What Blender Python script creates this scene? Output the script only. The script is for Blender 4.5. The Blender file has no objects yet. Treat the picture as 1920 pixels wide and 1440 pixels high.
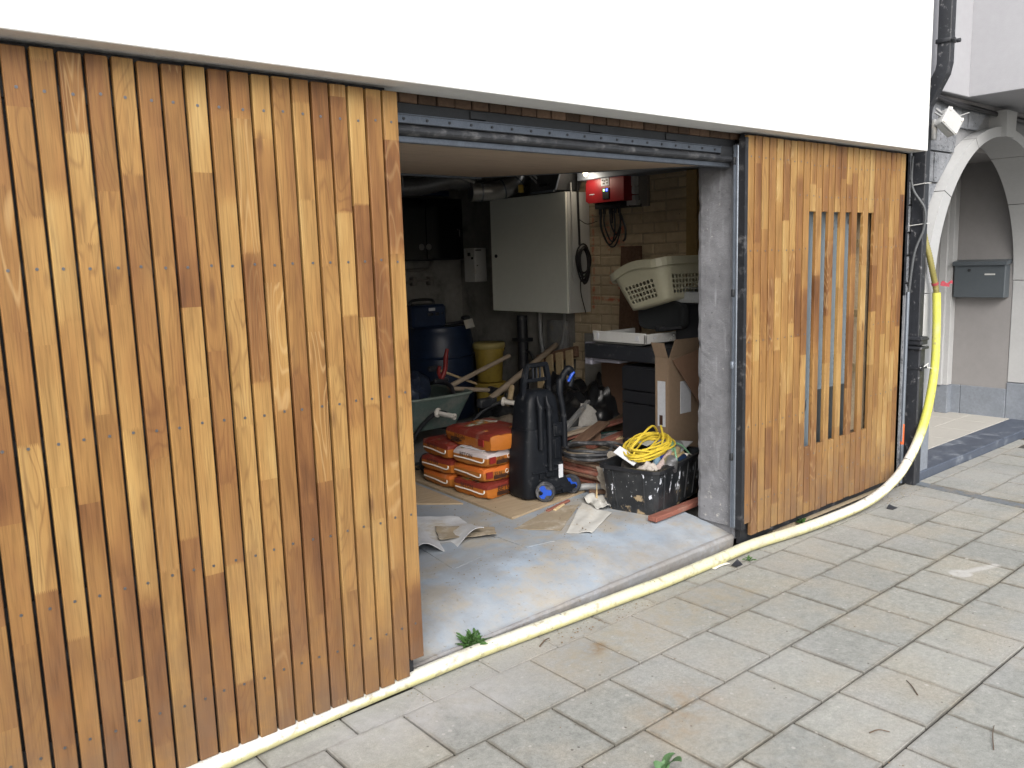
import bpy, bmesh, math, random
from math import sin, cos, pi, radians, sqrt
from mathutils import Vector, Matrix, Euler, noise as mnoise

SC = bpy.context.scene
COL = SC.collection
rng = random.Random(7)

# ---------------------------------------------------------------- camera
YAW, PITCH, ROLL = 0.6962, -0.1484, -0.0302
cy_, sy_, cp_, sp_, cr_, sr_ = cos(YAW), sin(YAW), cos(PITCH), sin(PITCH), cos(ROLL), sin(ROLL)
FWD = Vector((sy_*cp_, cy_*cp_, sp_)); RGT0 = Vector((cy_, -sy_, 0)); UP0 = RGT0.cross(FWD)
RGT = cr_*RGT0 + sr_*UP0; UPV = -sr_*RGT0 + cr_*UP0
cam_d = bpy.data.cameras.new('camera'); cam = bpy.data.objects.new('camera', cam_d); COL.objects.link(cam)
cam.matrix_world = Matrix(((RGT.x, UPV.x, -FWD.x, -1.5214), (RGT.y, UPV.y, -FWD.y, -2.3467), (RGT.z, UPV.z, -FWD.z, 1.49), (0, 0, 0, 1)))
cam_d.sensor_fit = 'HORIZONTAL'; cam_d.sensor_width = 36; cam_d.lens = 1563.04/1920*36
cam_d.clip_start = 0.05; cam_d.clip_end = 2000
SC.camera = cam

# ---------------------------------------------------------------- sky, sun, exposure (overcast day)
SUN_EL, SUN_ROT = radians(38), radians(218)
wd = bpy.data.worlds.new('World'); SC.world = wd; wd.use_nodes = True
nt = wd.node_tree; nt.nodes.clear()
sky = nt.nodes.new('ShaderNodeTexSky'); sky.sky_type = 'NISHITA'; sky.sun_disc = False
sky.sun_elevation = SUN_EL; sky.sun_rotation = SUN_ROT; sky.dust_density = 3.0; sky.air_density = 1.0
hs = nt.nodes.new('ShaderNodeHueSaturation'); hs.inputs['Saturation'].default_value = 0.5
bg = nt.nodes.new('ShaderNodeBackground'); bg.inputs['Strength'].default_value = 0.15
wo = nt.nodes.new('ShaderNodeOutputWorld')
nt.links.new(sky.outputs[0], hs.inputs['Color']); nt.links.new(hs.outputs[0], bg.inputs[0]); nt.links.new(bg.outputs[0], wo.inputs[0])
sl = bpy.data.lights.new('sun', 'SUN'); sun = bpy.data.objects.new('sun', sl); COL.objects.link(sun)
sl.energy = 1.5; sl.angle = radians(40); sl.color = (1.0, 0.965, 0.91)
sdir = Vector((sin(SUN_ROT)*cos(SUN_EL), cos(SUN_ROT)*cos(SUN_EL), sin(SUN_EL)))
sun.rotation_euler = sdir.to_track_quat('Z', 'Y').to_euler(); sun.location = (0, -6, 8)
SC.view_settings.view_transform = 'Standard'; SC.view_settings.look = 'None'
SC.view_settings.gamma = 1; SC.view_settings.exposure = 0.98
SC.view_settings.use_curve_mapping = False

# ---------------------------------------------------------------- mesh collector
class G:
    def __init__(s): s.v = []; s.f = []; s.sm = []
    def add(s, v, f, smooth=False, M=None):
        o = len(s.v)
        s.v += [tuple((M @ Vector(p)) if M else p) for p in v]
        s.f += [tuple(i+o for i in q) for q in f]; s.sm += [smooth]*len(f)
        return s
    def box(s, a, b, ch=0.0, M=None):
        """box from corner a to corner b, edges chamfered by ch"""
        x0, y0, z0 = [min(a[i], b[i]) for i in range(3)]; x1, y1, z1 = [max(a[i], b[i]) for i in range(3)]
        if ch <= 0:
            v = [(x0,y0,z0),(x1,y0,z0),(x1,y1,z0),(x0,y1,z0),(x0,y0,z1),(x1,y0,z1),(x1,y1,z1),(x0,y1,z1)]
            f = [(0,3,2,1),(4,5,6,7),(0,1,5,4),(1,2,6,5),(2,3,7,6),(3,0,4,7)]
            return s.add(v, f, False, M)
        ch = min(ch, (x1-x0)*.45, (y1-y0)*.45, (z1-z0)*.45)
        bm = bmesh.new(); bmesh.ops.create_cube(bm, size=1)
        for q in bm.verts:
            q.co = Vector((x0 if q.co.x < 0 else x1, y0 if q.co.y < 0 else y1, z0 if q.co.z < 0 else z1))
        bmesh.ops.bevel(bm, geom=list(bm.edges), offset=ch, segments=1, affect='EDGES')
        bm.verts.index_update()
        s.add([tuple(q.co) for q in bm.verts], [tuple(q.index for q in fc.verts) for fc in bm.faces], False, M)
        bm.free(); return s
    def cbox(s, c, d, ch=0.0, M=None):
        return s.box([c[i]-d[i]/2 for i in range(3)], [c[i]+d[i]/2 for i in range(3)], ch, M)
    def tube(s, pts, r, n=8, caps=True, closed=False, sec=None, M=None, up=None):
        """sweep a circle (or the section sec, a list of (a,b)) along pts"""
        P = [Vector(p) for p in pts]; m = len(P)
        rr = r if isinstance(r, (list, tuple)) else [r]*m
        T = []
        for i in range(m):
            if closed: t = P[(i+1) % m]-P[i-1]
            else: t = P[min(i+1, m-1)]-P[max(i-1, 0)]
            T.append(t.normalized() if t.length > 1e-9 else Vector((0,0,1)))
        u = Vector(up) if up else Vector((0,0,1))
        if abs(u.dot(T[0])) > .95: u = Vector((1,0,0))
        u = (u-T[0]*u.dot(T[0])).normalized()
        sc = sec or [(cos(2*pi*k/n), sin(2*pi*k/n)) for k in range(n)]; n = len(sc)
        v = []; f = []
        for i in range(m):
            u = u-T[i]*u.dot(T[i]); u = u.normalized() if u.length > 1e-6 else T[i].orthogonal().normalized()
            w = T[i].cross(u)
            v += [tuple(P[i]+u*(a*rr[i])+w*(b*rr[i])) for a, b in sc]
        for i in range(m if closed else m-1):
            j = (i+1) % m
            for k in range(n):
                l = (k+1) % n; f.append((i*n+k, i*n+l, j*n+l, j*n+k))
        s.add(v, f, sec is None, M)
        if caps and not closed:
            s.add(v[:n], [tuple(range(n))[::-1]], False, M); s.add(v[-n:], [tuple(range(n))], False, M)
        return s
    def cyl(s, a, b, r, n=12, r2=None, M=None): return s.tube([a, b], [r, r if r2 is None else r2], n, M=M)
    def lathe(s, prof, n=24, M=None, cap=True, smooth=True):
        v = []; f = []
        for r, z in prof: v += [(r*cos(2*pi*k/n), r*sin(2*pi*k/n), z) for k in range(n)]
        for i in range(len(prof)-1):
            for k in range(n):
                l = (k+1) % n; f.append((i*n+k, i*n+l, (i+1)*n+l, (i+1)*n+k))
        s.add(v, f, smooth, M)
        if cap:
            s.add(v[:n], [tuple(range(n))[::-1]], False, M); s.add(v[-n:], [tuple(range(n))], False, M)
        return s
    def prism(s, pts, vec, M=None):
        """planar polygon pts (3d) extruded by vec"""
        n = len(pts); V = Vector(vec)
        v = [tuple(p) for p in pts]+[tuple(Vector(p)+V) for p in pts]
        f = [tuple(range(n))[::-1], tuple(range(n, 2*n))]+[(i, (i+1) % n, n+(i+1) % n, n+i) for i in range(n)]
        return s.add(v, f, False, M)
    def sheet(s, fn, nu, nv, th=0.0, smooth=True, M=None):
        v = [tuple(fn(i/nu, j/nv)) for j in range(nv+1) for i in range(nu+1)]; N = len(v)
        f = [(j*(nu+1)+i, j*(nu+1)+i+1, (j+1)*(nu+1)+i+1, (j+1)*(nu+1)+i) for j in range(nv) for i in range(nu)]
        if th:
            v2 = [(p[0], p[1], p[2]-th) for p in v]
            ed = [i for i in range(nu+1)]+[j*(nu+1)+nu for j in range(1, nv+1)]+[nv*(nu+1)+i for i in range(nu-1, -1, -1)]+[j*(nu+1) for j in range(nv-1, 0, -1)]
            f2 = [tuple(k+N for k in q[::-1]) for q in f]
            f3 = [(ed[(k+1) % len(ed)], ed[k], ed[k]+N, ed[(k+1) % len(ed)]+N) for k in range(len(ed))]
            s.add(v+v2, f+f2+f3, smooth, M)
        else: s.add(v, f, smooth, M)
        return s
    def mesh(s, name, m):
        me = bpy.data.meshes.new(name); me.from_pydata(s.v, [], s.f)
        me.polygons.foreach_set('use_smooth', s.sm); me.materials.append(m)
        bm = bmesh.new(); bm.from_mesh(me); bmesh.ops.recalc_face_normals(bm, faces=bm.faces); bm.to_mesh(me); bm.free()
        if any(s.sm): me.set_sharp_from_angle(angle=radians(50))
        me.update(); return me

def obj(name, g, m=None, parent=None, loc=None, rot=None, w=False, label=None, kind=None):
    """link a mesh as one object; w: its coordinates are world ones, moved into the parent's frame"""
    if isinstance(g, G):
        if w and parent:
            q = wloc(parent); g.v = [(a-q.x, b-q.y, c-q.z) for a, b, c in g.v]
        me = g.mesh(name, m)
    else: me = g
    o = bpy.data.objects.new(name, me); COL.objects.link(o)
    if parent: o.parent = parent
    if loc: o.location = loc
    if rot: o.rotation_euler = rot
    if label: o['label'] = label
    if kind: o['kind'] = kind
    return o
def wloc(o):
    p = Vector(o.location)
    while o.parent: o = o.parent; p = p+Vector(o.location)
    return p
def tag(o, label, cat, group=None):
    o['label'] = label; o['category'] = cat
    if group: o['group'] = group
    return o
def thing(name, label, cat, loc=(0,0,0), rot=(0,0,0), group=None):
    o = bpy.data.objects.new(name, None); COL.objects.link(o); o.empty_display_size = .1
    o.location = loc; o.rotation_euler = rot
    return tag(o, label, cat, group)
def struct(name, g, m):
    o = obj(name, g, m); o['kind'] = 'structure'; return o
def text_geo(txt, size):
    cu = bpy.data.curves.new('lettering', 'FONT'); cu.body = txt; cu.size = size; cu.resolution_u = 2; cu.extrude = 0.0003
    o = bpy.data.objects.new('lettering', cu); COL.objects.link(o)
    dg = bpy.context.evaluated_depsgraph_get(); me = bpy.data.meshes.new_from_object(o.evaluated_get(dg))
    g = G(); g.add([tuple(v.co) for v in me.vertices], [tuple(p.vertices) for p in me.polygons])
    bpy.data.objects.remove(o); bpy.data.meshes.remove(me); bpy.data.curves.remove(cu)
    return g
def xf(g, M): g.v = [tuple(M @ Vector(p)) for p in g.v]; return g
def smooth_path(pts, k=6):
    P = [Vector(p) for p in pts]; out = []
    for i in range(len(P)-1):
        a = P[max(i-1, 0)]; b = P[i]; c = P[i+1]; d = P[min(i+2, len(P)-1)]
        for j in range(k):
            t = j/k
            out.append(.5*((2*b)+(c-a)*t+(2*a-5*b+4*c-d)*t*t+(3*b-a-3*c+d)*t**3))
    out.append(P[-1]); return out

# ---------------------------------------------------------------- materials
class N:
    """tiny node helper"""
    def __init__(s, name):
        s.m = bpy.data.materials.new(name); s.m.use_nodes = True; s.t = s.m.node_tree
        s.b = s.t.nodes['Principled BSDF']; s.pos = s.n('ShaderNodeNewGeometry').outputs['Position']
        s._r = None
    def n(s, ty, **kw):
        x = s.t.nodes.new(ty)
        for k, v in kw.items(): setattr(x, k, v)
        return x
    def put(s, sock, v):
        if isinstance(v, bpy.types.NodeSocket): s.t.links.new(v, sock)
        elif v is not None:
            if isinstance(v, (tuple, list)) and len(v) == 3 and sock.type == 'RGBA': v = (*v, 1)
            sock.default_value = v
    def ma(s, op, a, b=None, c=None, clamp=False):
        x = s.n('ShaderNodeMath', operation=op, use_clamp=clamp)
        for i, q in enumerate((a, b, c)):
            if q is not None: s.put(x.inputs[i], q)
        return x.outputs[0]
    def vm(s, op, a, b=None):
        x = s.n('ShaderNodeVectorMath', operation=op); s.put(x.inputs[0], a)
        if b is not None: s.put(x.inputs[1], b)
        return x.outputs[1] if op in ('LENGTH', 'DOT_PRODUCT', 'DISTANCE') else x.outputs[0]
    def rnd(s):
        if s._r is None: s._r = s.n('ShaderNodeObjectInfo').outputs['Random']
        return s._r
    def xyz(s, v):
        x = s.n('ShaderNodeSeparateXYZ'); s.put(x.inputs[0], v); return x.outputs
    def cmb(s, a, b, c):
        x = s.n('ShaderNodeCombineXYZ')
        for i, q in enumerate((a, b, c)): s.put(x.inputs[i], q)
        return x.outputs[0]
    def noise(s, scale, detail=3, rough=.55, vec=None, dist=0, dim='3D', w=None):
        x = s.n('ShaderNodeTexNoise', noise_dimensions=dim); 
        if dim != '1D': s.put(x.inputs['Vector'], vec if vec is not None else s.pos)
        if w is not None: s.put(x.inputs['W'], w)
        x.inputs['Scale'].default_value = scale; x.inputs['Detail'].default_value = detail
        x.inputs['Roughness'].default_value = rough; x.inputs['Distortion'].default_value = dist
        return x.outputs[0]
    def ramp(s, fac, stops, interp='LINEAR'):
        x = s.n('ShaderNodeValToRGB'); x.color_ramp.interpolation = interp; e = x.color_ramp.elements
        while len(e) < len(stops): e.new(.5)
        for i, (p, c) in enumerate(stops):
            e[i].position = p; e[i].color = (c, c, c, 1) if isinstance(c, (int, float)) else (*c, 1)
        s.put(x.inputs[0], fac); return x.outputs[0]
    def mix(s, fac, a, b, mode='MIX'):
        x = s.n('ShaderNodeMix', data_type='RGBA', blend_type=mode)
        s.put(x.inputs[0], fac); s.put(x.inputs[6], a); s.put(x.inputs[7], b); return x.outputs[2]
    def bump(s, h, strength=.3, dist=.01):
        x = s.n('ShaderNodeBump'); x.inputs['Strength'].default_value = strength; x.inputs['Distance'].default_value = dist
        s.put(x.inputs['Height'], h); s.t.links.new(x.outputs[0], s.b.inputs['Normal'])
    def out(s, col, rough=.6, metal=0., spec=.5):
        s.put(s.b.inputs['Base Color'], col); s.put(s.b.inputs['Roughness'], rough)
        s.put(s.b.inputs['Metallic'], metal); s.put(s.b.inputs['Specular IOR Level'], spec); return s.m
    def seg(s, a, b, rad, soft):
        """mask: 1 within rad of the segment a-b (xy), soft edge"""
        a = Vector(a); b = Vector(b)
        p = s.vm('SUBTRACT', s.pos, tuple(a)); d = b-a
        t = s.ma('DIVIDE', s.vm('DOT_PRODUCT', p, tuple(d)), max(d.length_squared, 1e-6), clamp=True)
        x = s.n('ShaderNodeVectorMath', operation='SCALE'); x.inputs[0].default_value = tuple(d); s.put(x.inputs[3], t)
        ln = s.vm('LENGTH', s.vm('SUBTRACT', p, x.outputs[0]))
        return s.ma('DIVIDE', s.ma('SUBTRACT', rad, ln), soft, clamp=True)

_mc = {}
def pm(name, col, rough=.6, metal=0., var=.2, scale=12, bump=.0, bscale=60, dirt=None, dscale=6, damt=.5, spec=.5, per=0.):
    """plain material: colour with noise variation, optional dirt patches, fine bump, per-object tint"""
    if name in _mc: return _mc[name]
    k = N(name)
    n1 = k.noise(scale, 5, .6); n2 = k.noise(scale*7, 3, .6)
    f = k.ma('MULTIPLY_ADD', k.ma('ADD', n1, n2), .5, 0)
    dk = tuple(c*(1-var) for c in col); lt = tuple(min(1, c*(1+var)) for c in col)
    c = k.mix(k.ramp(f, [(.3, 0.), (.7, 1.)]), dk, lt)
    if per: 
        c = k.mix(1, c, k.ramp(k.rnd(), [(0, 1-per), (1, 1.)]), 'MULTIPLY')
    r = rough
    if dirt:
        dm = k.ramp(k.noise(dscale, 6, .65), [(.62-damt*.35, 0.), (.72-damt*.2, 1.)])
        dm = k.ma('MULTIPLY', dm, k.ramp(k.noise(dscale*9, 3), [(.3, .4), (.6, 1.)]))
        c = k.mix(dm, c, dirt); r = k.ma('MULTIPLY_ADD', dm, max(0, .85-rough), rough)
    if bump: k.bump(k.noise(bscale, 5, .6), bump, .004)
    _mc[name] = k.out(c, r, metal, spec); return _mc[name]

def wood_cladding():
    k = N('cladding_wood'); P = k.xyz(k.pos); R = k.rnd()
    tooth = k.ma('MULTIPLY', k.ma('PINGPONG', P[0], .0022), 12.)
    fade = k.ma('GREATER_THAN', k.noise(1., 0, vec=k.cmb(k.ma('MULTIPLY', R, 91.), k.ma('MULTIPLY', P[2], 2.), 0)), .44)
    W = k.ma('ADD', k.ma('ADD', k.ma('MULTIPLY', P[2], 2.7), k.ma('MULTIPLY', R, 743.)), k.ma('MULTIPLY', tooth, fade))
    vo = k.n('ShaderNodeTexVoronoi', voronoi_dimensions='1D'); k.put(vo.inputs['W'], W); vo.inputs['Scale'].default_value = 1.; vo.inputs['Randomness'].default_value = .85
    v5 = k.n('ShaderNodeTexVoronoi', voronoi_dimensions='1D', feature='SMOOTH_F1'); k.put(v5.inputs['W'], W); v5.inputs['Scale'].default_value = 1.; v5.inputs['Randomness'].default_value = .85; v5.inputs['Smoothness'].default_value = .45
    cs5 = k.n('ShaderNodeSeparateColor'); k.put(cs5.inputs[0], v5.outputs['Color'])
    cs = k.n('ShaderNodeSeparateColor'); k.put(cs.inputs[0], vo.outputs['Color']); A, B, C = cs.outputs[0], cs.outputs[1], cs.outputs[2]
    sft = k.ramp(k.noise(1., 0, vec=k.cmb(k.ma('MULTIPLY', R, 57.), k.ma('MULTIPLY', P[2], 1.7), 3.)), [(.42, 0.), (.55, 1.)])
    xm = k.n('ShaderNodeMix'); k.put(xm.inputs[0], sft); k.put(xm.inputs[2], A); k.put(xm.inputs[3], cs5.outputs[0])
    low = k.noise(1., 3, .6, k.cmb(k.ma('MULTIPLY_ADD', P[0], 9., k.ma('MULTIPLY', R, 300.)), k.ma('MULTIPLY', P[1], 9.), k.ma('MULTIPLY', P[2], 1.9)))
    tone = k.ma('ADD', k.ma('MULTIPLY', xm.outputs[0], .66), k.ma('MULTIPLY_ADD', low, 1.2, -.42), clamp=True)
    base = k.ramp(tone, [(0., (0.095,0.039,0.014)), (.10, (0.135,0.057,0.019)), (.24, (0.187,0.086,0.028)), (.44, (0.236,0.120,0.037)), (.64, (0.278,0.152,0.048)), (.84, (0.322,0.193,0.065)), (1., (0.368,0.242,0.093))])
    # long soft figure
    ox = k.ma('MULTIPLY', B, 40.)
    v1 = k.cmb(k.ma('MULTIPLY_ADD', P[0], 22., ox), k.ma('MULTIPLY', P[1], 22.), k.ma('MULTIPLY_ADD', P[2], 2.2, k.ma('MULTIPLY', A, 31.)))
    fig = k.noise(1., 4, .55, v1, .6)
    v2 = k.cmb(k.ma('MULTIPLY_ADD', P[0], 260., ox), k.ma('MULTIPLY', P[1], 260.), k.ma('MULTIPLY_ADD', P[2], 7., ox))
    fib = k.noise(1., 3, .6, v2)
    c = k.mix(1, base, k.ramp(fig, [(.25, (.70,.66,.62)), (.5, (1,1,1)), (.75, (1.14,1.16,1.16))]), 'MULTIPLY')
    c = k.mix(1, c, k.ramp(fib, [(.28, .70), (.5, 1.), (.75, 1.15)]), 'MULTIPLY')
    # cathedral rings on some lengths
    v3 = k.cmb(k.ma('MULTIPLY_ADD', P[0], 11., k.ma('MULTIPLY', C, 50.)), k.ma('MULTIPLY', P[1], 11.), k.ma('MULTIPLY_ADD', P[2], 1.7, ox))
    rn = k.noise(1., 1.5, .4, v3, .4)
    ln = k.ma('ABSOLUTE', k.ma('SUBTRACT', k.ma('FRACT', k.ma('MULTIPLY', rn, 17.)), .5))
    rings = k.ramp(ln, [(.02, 1.), (.2, 0.)])
    ring_m = k.ma('MULTIPLY', rings, k.ramp(C, [(.40, 0.), (.55, .7), (1., 1.)]))
    c = k.mix(k.ma('MULTIPLY', ring_m, .42), c, k.mix(k.ma('GREATER_THAN', B, .6), (.11,.044,.015), (.46,.31,.14)))
    # dark heart streak and knots
    v4 = k.cmb(k.ma('MULTIPLY', P[0], 17.), k.ma('MULTIPLY', P[1], 3.), k.ma('MULTIPLY_ADD', P[2], 5., k.ma('MULTIPLY', R, 200.)))
    vk = k.n('ShaderNodeTexVoronoi', voronoi_dimensions='3D'); k.put(vk.inputs['Vector'], v4); vk.inputs['Scale'].default_value = 1.
    kc = k.n('ShaderNodeSeparateColor'); k.put(kc.inputs[0], vk.outputs['Color'])
    kn = k.ma('MULTIPLY', k.ramp(k.ma('ADD', vk.outputs['Distance'], k.ma('MULTIPLY_ADD', fig, .3, -.15)), [(.06, 1.), (.22, 0.)]), k.ma('GREATER_THAN', kc.outputs[0], .84))
    c = k.mix(k.ma('MULTIPLY', kn, .65), c, (.096,.04,.016))
    st = k.ramp(k.noise(1., 3, .6, k.cmb(k.ma('MULTIPLY', P[0], 9.), k.ma('MULTIPLY', P[1], 9.), k.ma('MULTIPLY_ADD', P[2], 2.4, k.ma('MULTIPLY', R, 60.)))), [(.62, 0.), (.8, .5)])
    c = k.mix(st, c, (.15,.085,.036))
    # splash dirt at the foot, plus lower-wall shade painted into the colour
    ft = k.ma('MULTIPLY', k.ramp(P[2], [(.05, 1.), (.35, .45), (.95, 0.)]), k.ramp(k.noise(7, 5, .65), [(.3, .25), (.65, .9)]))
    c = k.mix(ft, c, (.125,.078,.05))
    k.bump(k.ma('ADD', k.ma('MULTIPLY', fib, .6), k.ma('MULTIPLY', fig, .5)), .22, .002)
    return k.out(c, k.ma('MULTIPLY_ADD', fib, .25, .42), 0, .35)

def paving_mat():
    k = N('concrete_paving'); R = k.rnd()
    sp = k.noise(330, 3, .7); md = k.noise(26, 5, .65); bg_ = k.noise(3.1, 5, .6); b2 = k.noise(1.3, 3, .6, k.vm('ADD', k.pos, (7., 3., 1.)))
    c = k.mix(k.ramp(md, [(.3, 0.), (.7, 1.)]), (.214,.219,.205), (.302,.306,.284))
    c = k.mix(1, c, k.ramp(R, [(0, (.88,.89,.90)), (.5, (.98,.98,.98)), (1, (1.08,1.07,1.03))]), 'MULTIPLY')
    U = k.xyz(k.n('ShaderNodeTexCoord').outputs['Generated'])
    eg = k.ma('MAXIMUM', k.ma('ABSOLUTE', k.ma('SUBTRACT', U[0], .5)), k.ma('ABSOLUTE', k.ma('SUBTRACT', U[1], .5)))
    eg = k.ramp(k.ma('MULTIPLY_ADD', k.noise(19, 4, .6), .10, eg), [(.508, 0.), (.548, .75)])
    c = k.mix(eg, c, (.115,.105,.085))
    c = k.mix(k.ramp(bg_, [(.46, 0.), (.66, .55)]), c, (.31,.28,.225))
    c = k.mix(k.ramp(b2, [(.50, 0.), (.66, .4)]), c, (.33,.333,.33))
    c = k.mix(1, c, k.ramp(sp, [(.25, .66), (.5, 1.), (.8, 1.28)]), 'MULTIPLY')
    c = k.mix(1, c, k.ramp(k.noise(75, 4, .7), [(.3, .84), (.6, 1.06)]), 'MULTIPLY')
    vo = k.n('ShaderNodeTexVoronoi'); k.put(vo.inputs['Vector'], k.pos); vo.inputs['Scale'].default_value = 38
    vc = k.n('ShaderNodeSeparateColor'); k.put(vc.inputs[0], vo.outputs['Color'])
    wh = k.ma('MULTIPLY', k.ma('LESS_THAN', vo.outputs['Distance'], k.ma('MULTIPLY', vc.outputs[1], .30)), k.ma('GREATER_THAN', vc.outputs[0], .80))
    c = k.mix(k.ma('MULTIPLY', wh, .55), c, (.40,.39,.365))
    dk = k.ma('MULTIPLY', k.ma('LESS_THAN', vo.outputs['Distance'], k.ma('MULTIPLY', vc.outputs[1], .2)), k.ma('LESS_THAN', vc.outputs[0], .09))
    c = k.mix(k.ma('MULTIPLY', dk, .7), c, (.05,.04,.03))
    rag = k.ma('MULTIPLY', k.ramp(k.noise(14, 6, .7), [(.38, 0.), (.62, 1.)]), 1.)
    # cement dust along the house, sand spill, spilled white paint
    P = k.xyz(k.pos)
    du = k.ma('MULTIPLY', k.ramp(P[1], [(0, 0), (1, 1)]), 0)
    du = k.ma('MULTIPLY', k.ma('DIVIDE', k.ma('ADD', P[1], .55), .6, clamp=True), k.ramp(k.noise(4.5, 5, .65), [(.36, 0.), (.62, .85)]))
    c = k.mix(k.ma('MULTIPLY', du, .62), c, (.29,.282,.268))
    s1 = k.ma('MULTIPLY', k.seg((.44,-.74,0), (.60,-.68,0), .16, .13), rag); c = k.mix(k.ma('MULTIPLY', s1, .55), c, (.26,.185,.11))
    s2 = k.ma('MULTIPLY', k.seg((.5,-.22,0), (1.5,-.25,0), .22, .2), rag); c = k.mix(k.ma('MULTIPLY', s2, .55), c, (.30,.25,.17))
    s4 = k.ma('MULTIPLY', k.seg((.62,-.22,0), (.66,-.21,0), .05, .03), rag); c = k.mix(k.ma('MULTIPLY', s4, .7), c, (.18,.115,.055))
    s5 = k.ma('MULTIPLY', k.seg((-.30,-.10,0), (.1,-.2,0), .22, .2), k.ramp(k.noise(9, 5, .6), [(.3, .2), (.6, 1.)])); c = k.mix(k.ma('MULTIPLY', s5, .6), c, (.37,.372,.378))
    s3 = k.ma('MULTIPLY', k.ma('MAXIMUM', k.seg((2.385,-.845,0), (2.39,-.85,0), .052, .015), k.seg((2.42,-.855,0), (2.60,-.915,0), .028, .02)), k.ramp(k.noise(30, 4), [(.3, .55), (.6, 1.)]))
    c = k.mix(k.ma('MULTIPLY', s3, .65), c, (.46,.46,.455))
    k.bump(k.ma('ADD', k.ma('MULTIPLY', sp, .5), k.ma('MULTIPLY', md, 1.)), .35, .004)
    return k.out(c, .85, 0, .3)

def render_mat():
    k = N('white_render')
    c = k.mix(k.ramp(k.noise(2.2, 5, .6), [(.3, 0.), (.75, 1.)]), (.80,.81,.80), (.765,.775,.765))
    c = k.mix(k.ramp(k.noise(40, 3, .6), [(.66, 0.), (.74, .35)]), c, (.62,.62,.60))
    k.bump(k.noise(130, 5, .7), .55, .006); return k.out(c, .9, 0, .2)

def floor_mat():
    k = N('dusty_garage_floor'); 
    c = k.mix(k.ramp(k.noise(5, 6, .65), [(.35, 0.), (.7, 1.)]), (.234,.285,.347), (.320,.370,.429))
    d1 = k.ramp(k.noise(3.4, 7, .68, k.vm('ADD', k.pos, (3., 9., 0.))), [(.47, 0.), (.60, .85)])
    c = k.mix(d1, c, (.335,.305,.255))
    P = k.xyz(k.pos)
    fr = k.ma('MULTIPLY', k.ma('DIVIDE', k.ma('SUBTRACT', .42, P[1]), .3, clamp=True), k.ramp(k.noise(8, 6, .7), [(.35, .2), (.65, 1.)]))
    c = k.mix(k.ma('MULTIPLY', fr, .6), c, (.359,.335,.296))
    fa = k.ma('MULTIPLY', k.ma('LESS_THAN', P[1], .098), k.ramp(k.noise(25, 5, .7), [(.35, .9), (.65, .35)])); c = k.mix(fa, c, (.195,.183,.176))
    c = k.mix(k.ramp(k.noise(1.7, 6, .7, k.vm('ADD', k.pos, (1., 2., 5.))), [(.5, 0.), (.66, .5)]), c, (.19,.175,.155))
    c = k.mix(k.ma('MULTIPLY', k.ramp(k.noise(38, 5, .7), [(.60, 0.), (.70, .75)]), k.ramp(k.noise(2.6, 3, .6, k.vm('ADD', k.pos, (8., 2., 5.))), [(.42, 0.), (.6, 1.)])), c, (.16,.12,.075))
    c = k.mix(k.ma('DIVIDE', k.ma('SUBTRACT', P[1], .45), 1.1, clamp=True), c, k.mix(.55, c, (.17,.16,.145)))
    c = k.mix(k.ramp(k.noise(60, 4, .7), [(.66, 0.), (.74, .8)]), c, (.109,.078,.047))
    c = k.mix(k.ramp(k.noise(130, 2, .6), [(.7, 0.), (.78, .5)]), c, (.390,.374,.343))
    k.bump(k.noise(90, 5, .65), .25, .004); return k.out(c, k.ramp(k.noise(5, 5), [(.3, .55), (.7, .85)]), 0, .4)

def conc_mat(name, a, b, bumpv=.5):
    k = N(name)
    c = k.mix(k.ramp(k.noise(6, 7, .68), [(.35, 0.), (.65, 1.)]), a, b)
    P = k.xyz(k.pos); v = k.cmb(k.ma('MULTIPLY', P[0], 30.), k.ma('MULTIPLY', P[1], 30.), k.ma('MULTIPLY', P[2], 3.))
    c = k.mix(k.ramp(k.noise(1, 4, .6, v), [(.58, 0.), (.72, .45)]), c, tuple(x*1.55 for x in b))
    c = k.mix(k.ma('MULTIPLY', k.ramp(k.noise(16, 5, .7), [(.58, 0.), (.64, 1.)]), k.ma('DIVIDE', k.ma('SUBTRACT', .42, P[2]), .25, clamp=True)), c, (.40,.395,.375))
    c = k.mix(k.ramp(k.noise(45, 5, .7), [(.64, 0.), (.70, .7)]), c, (.38,.375,.365))
    c = k.mix(k.ramp(k.noise(38, 3, .6, k.vm('ADD', k.pos, (4., 4., 4.))), [(.70, 0.), (.76, .8)]), c, (.06,.055,.05))
    k.bump(k.ma('ADD', k.noise(28, 6, .7), k.ma('MULTIPLY', k.noise(160, 3), .4)), bumpv, .01); return k.out(c, .9, 0, .25)

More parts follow.
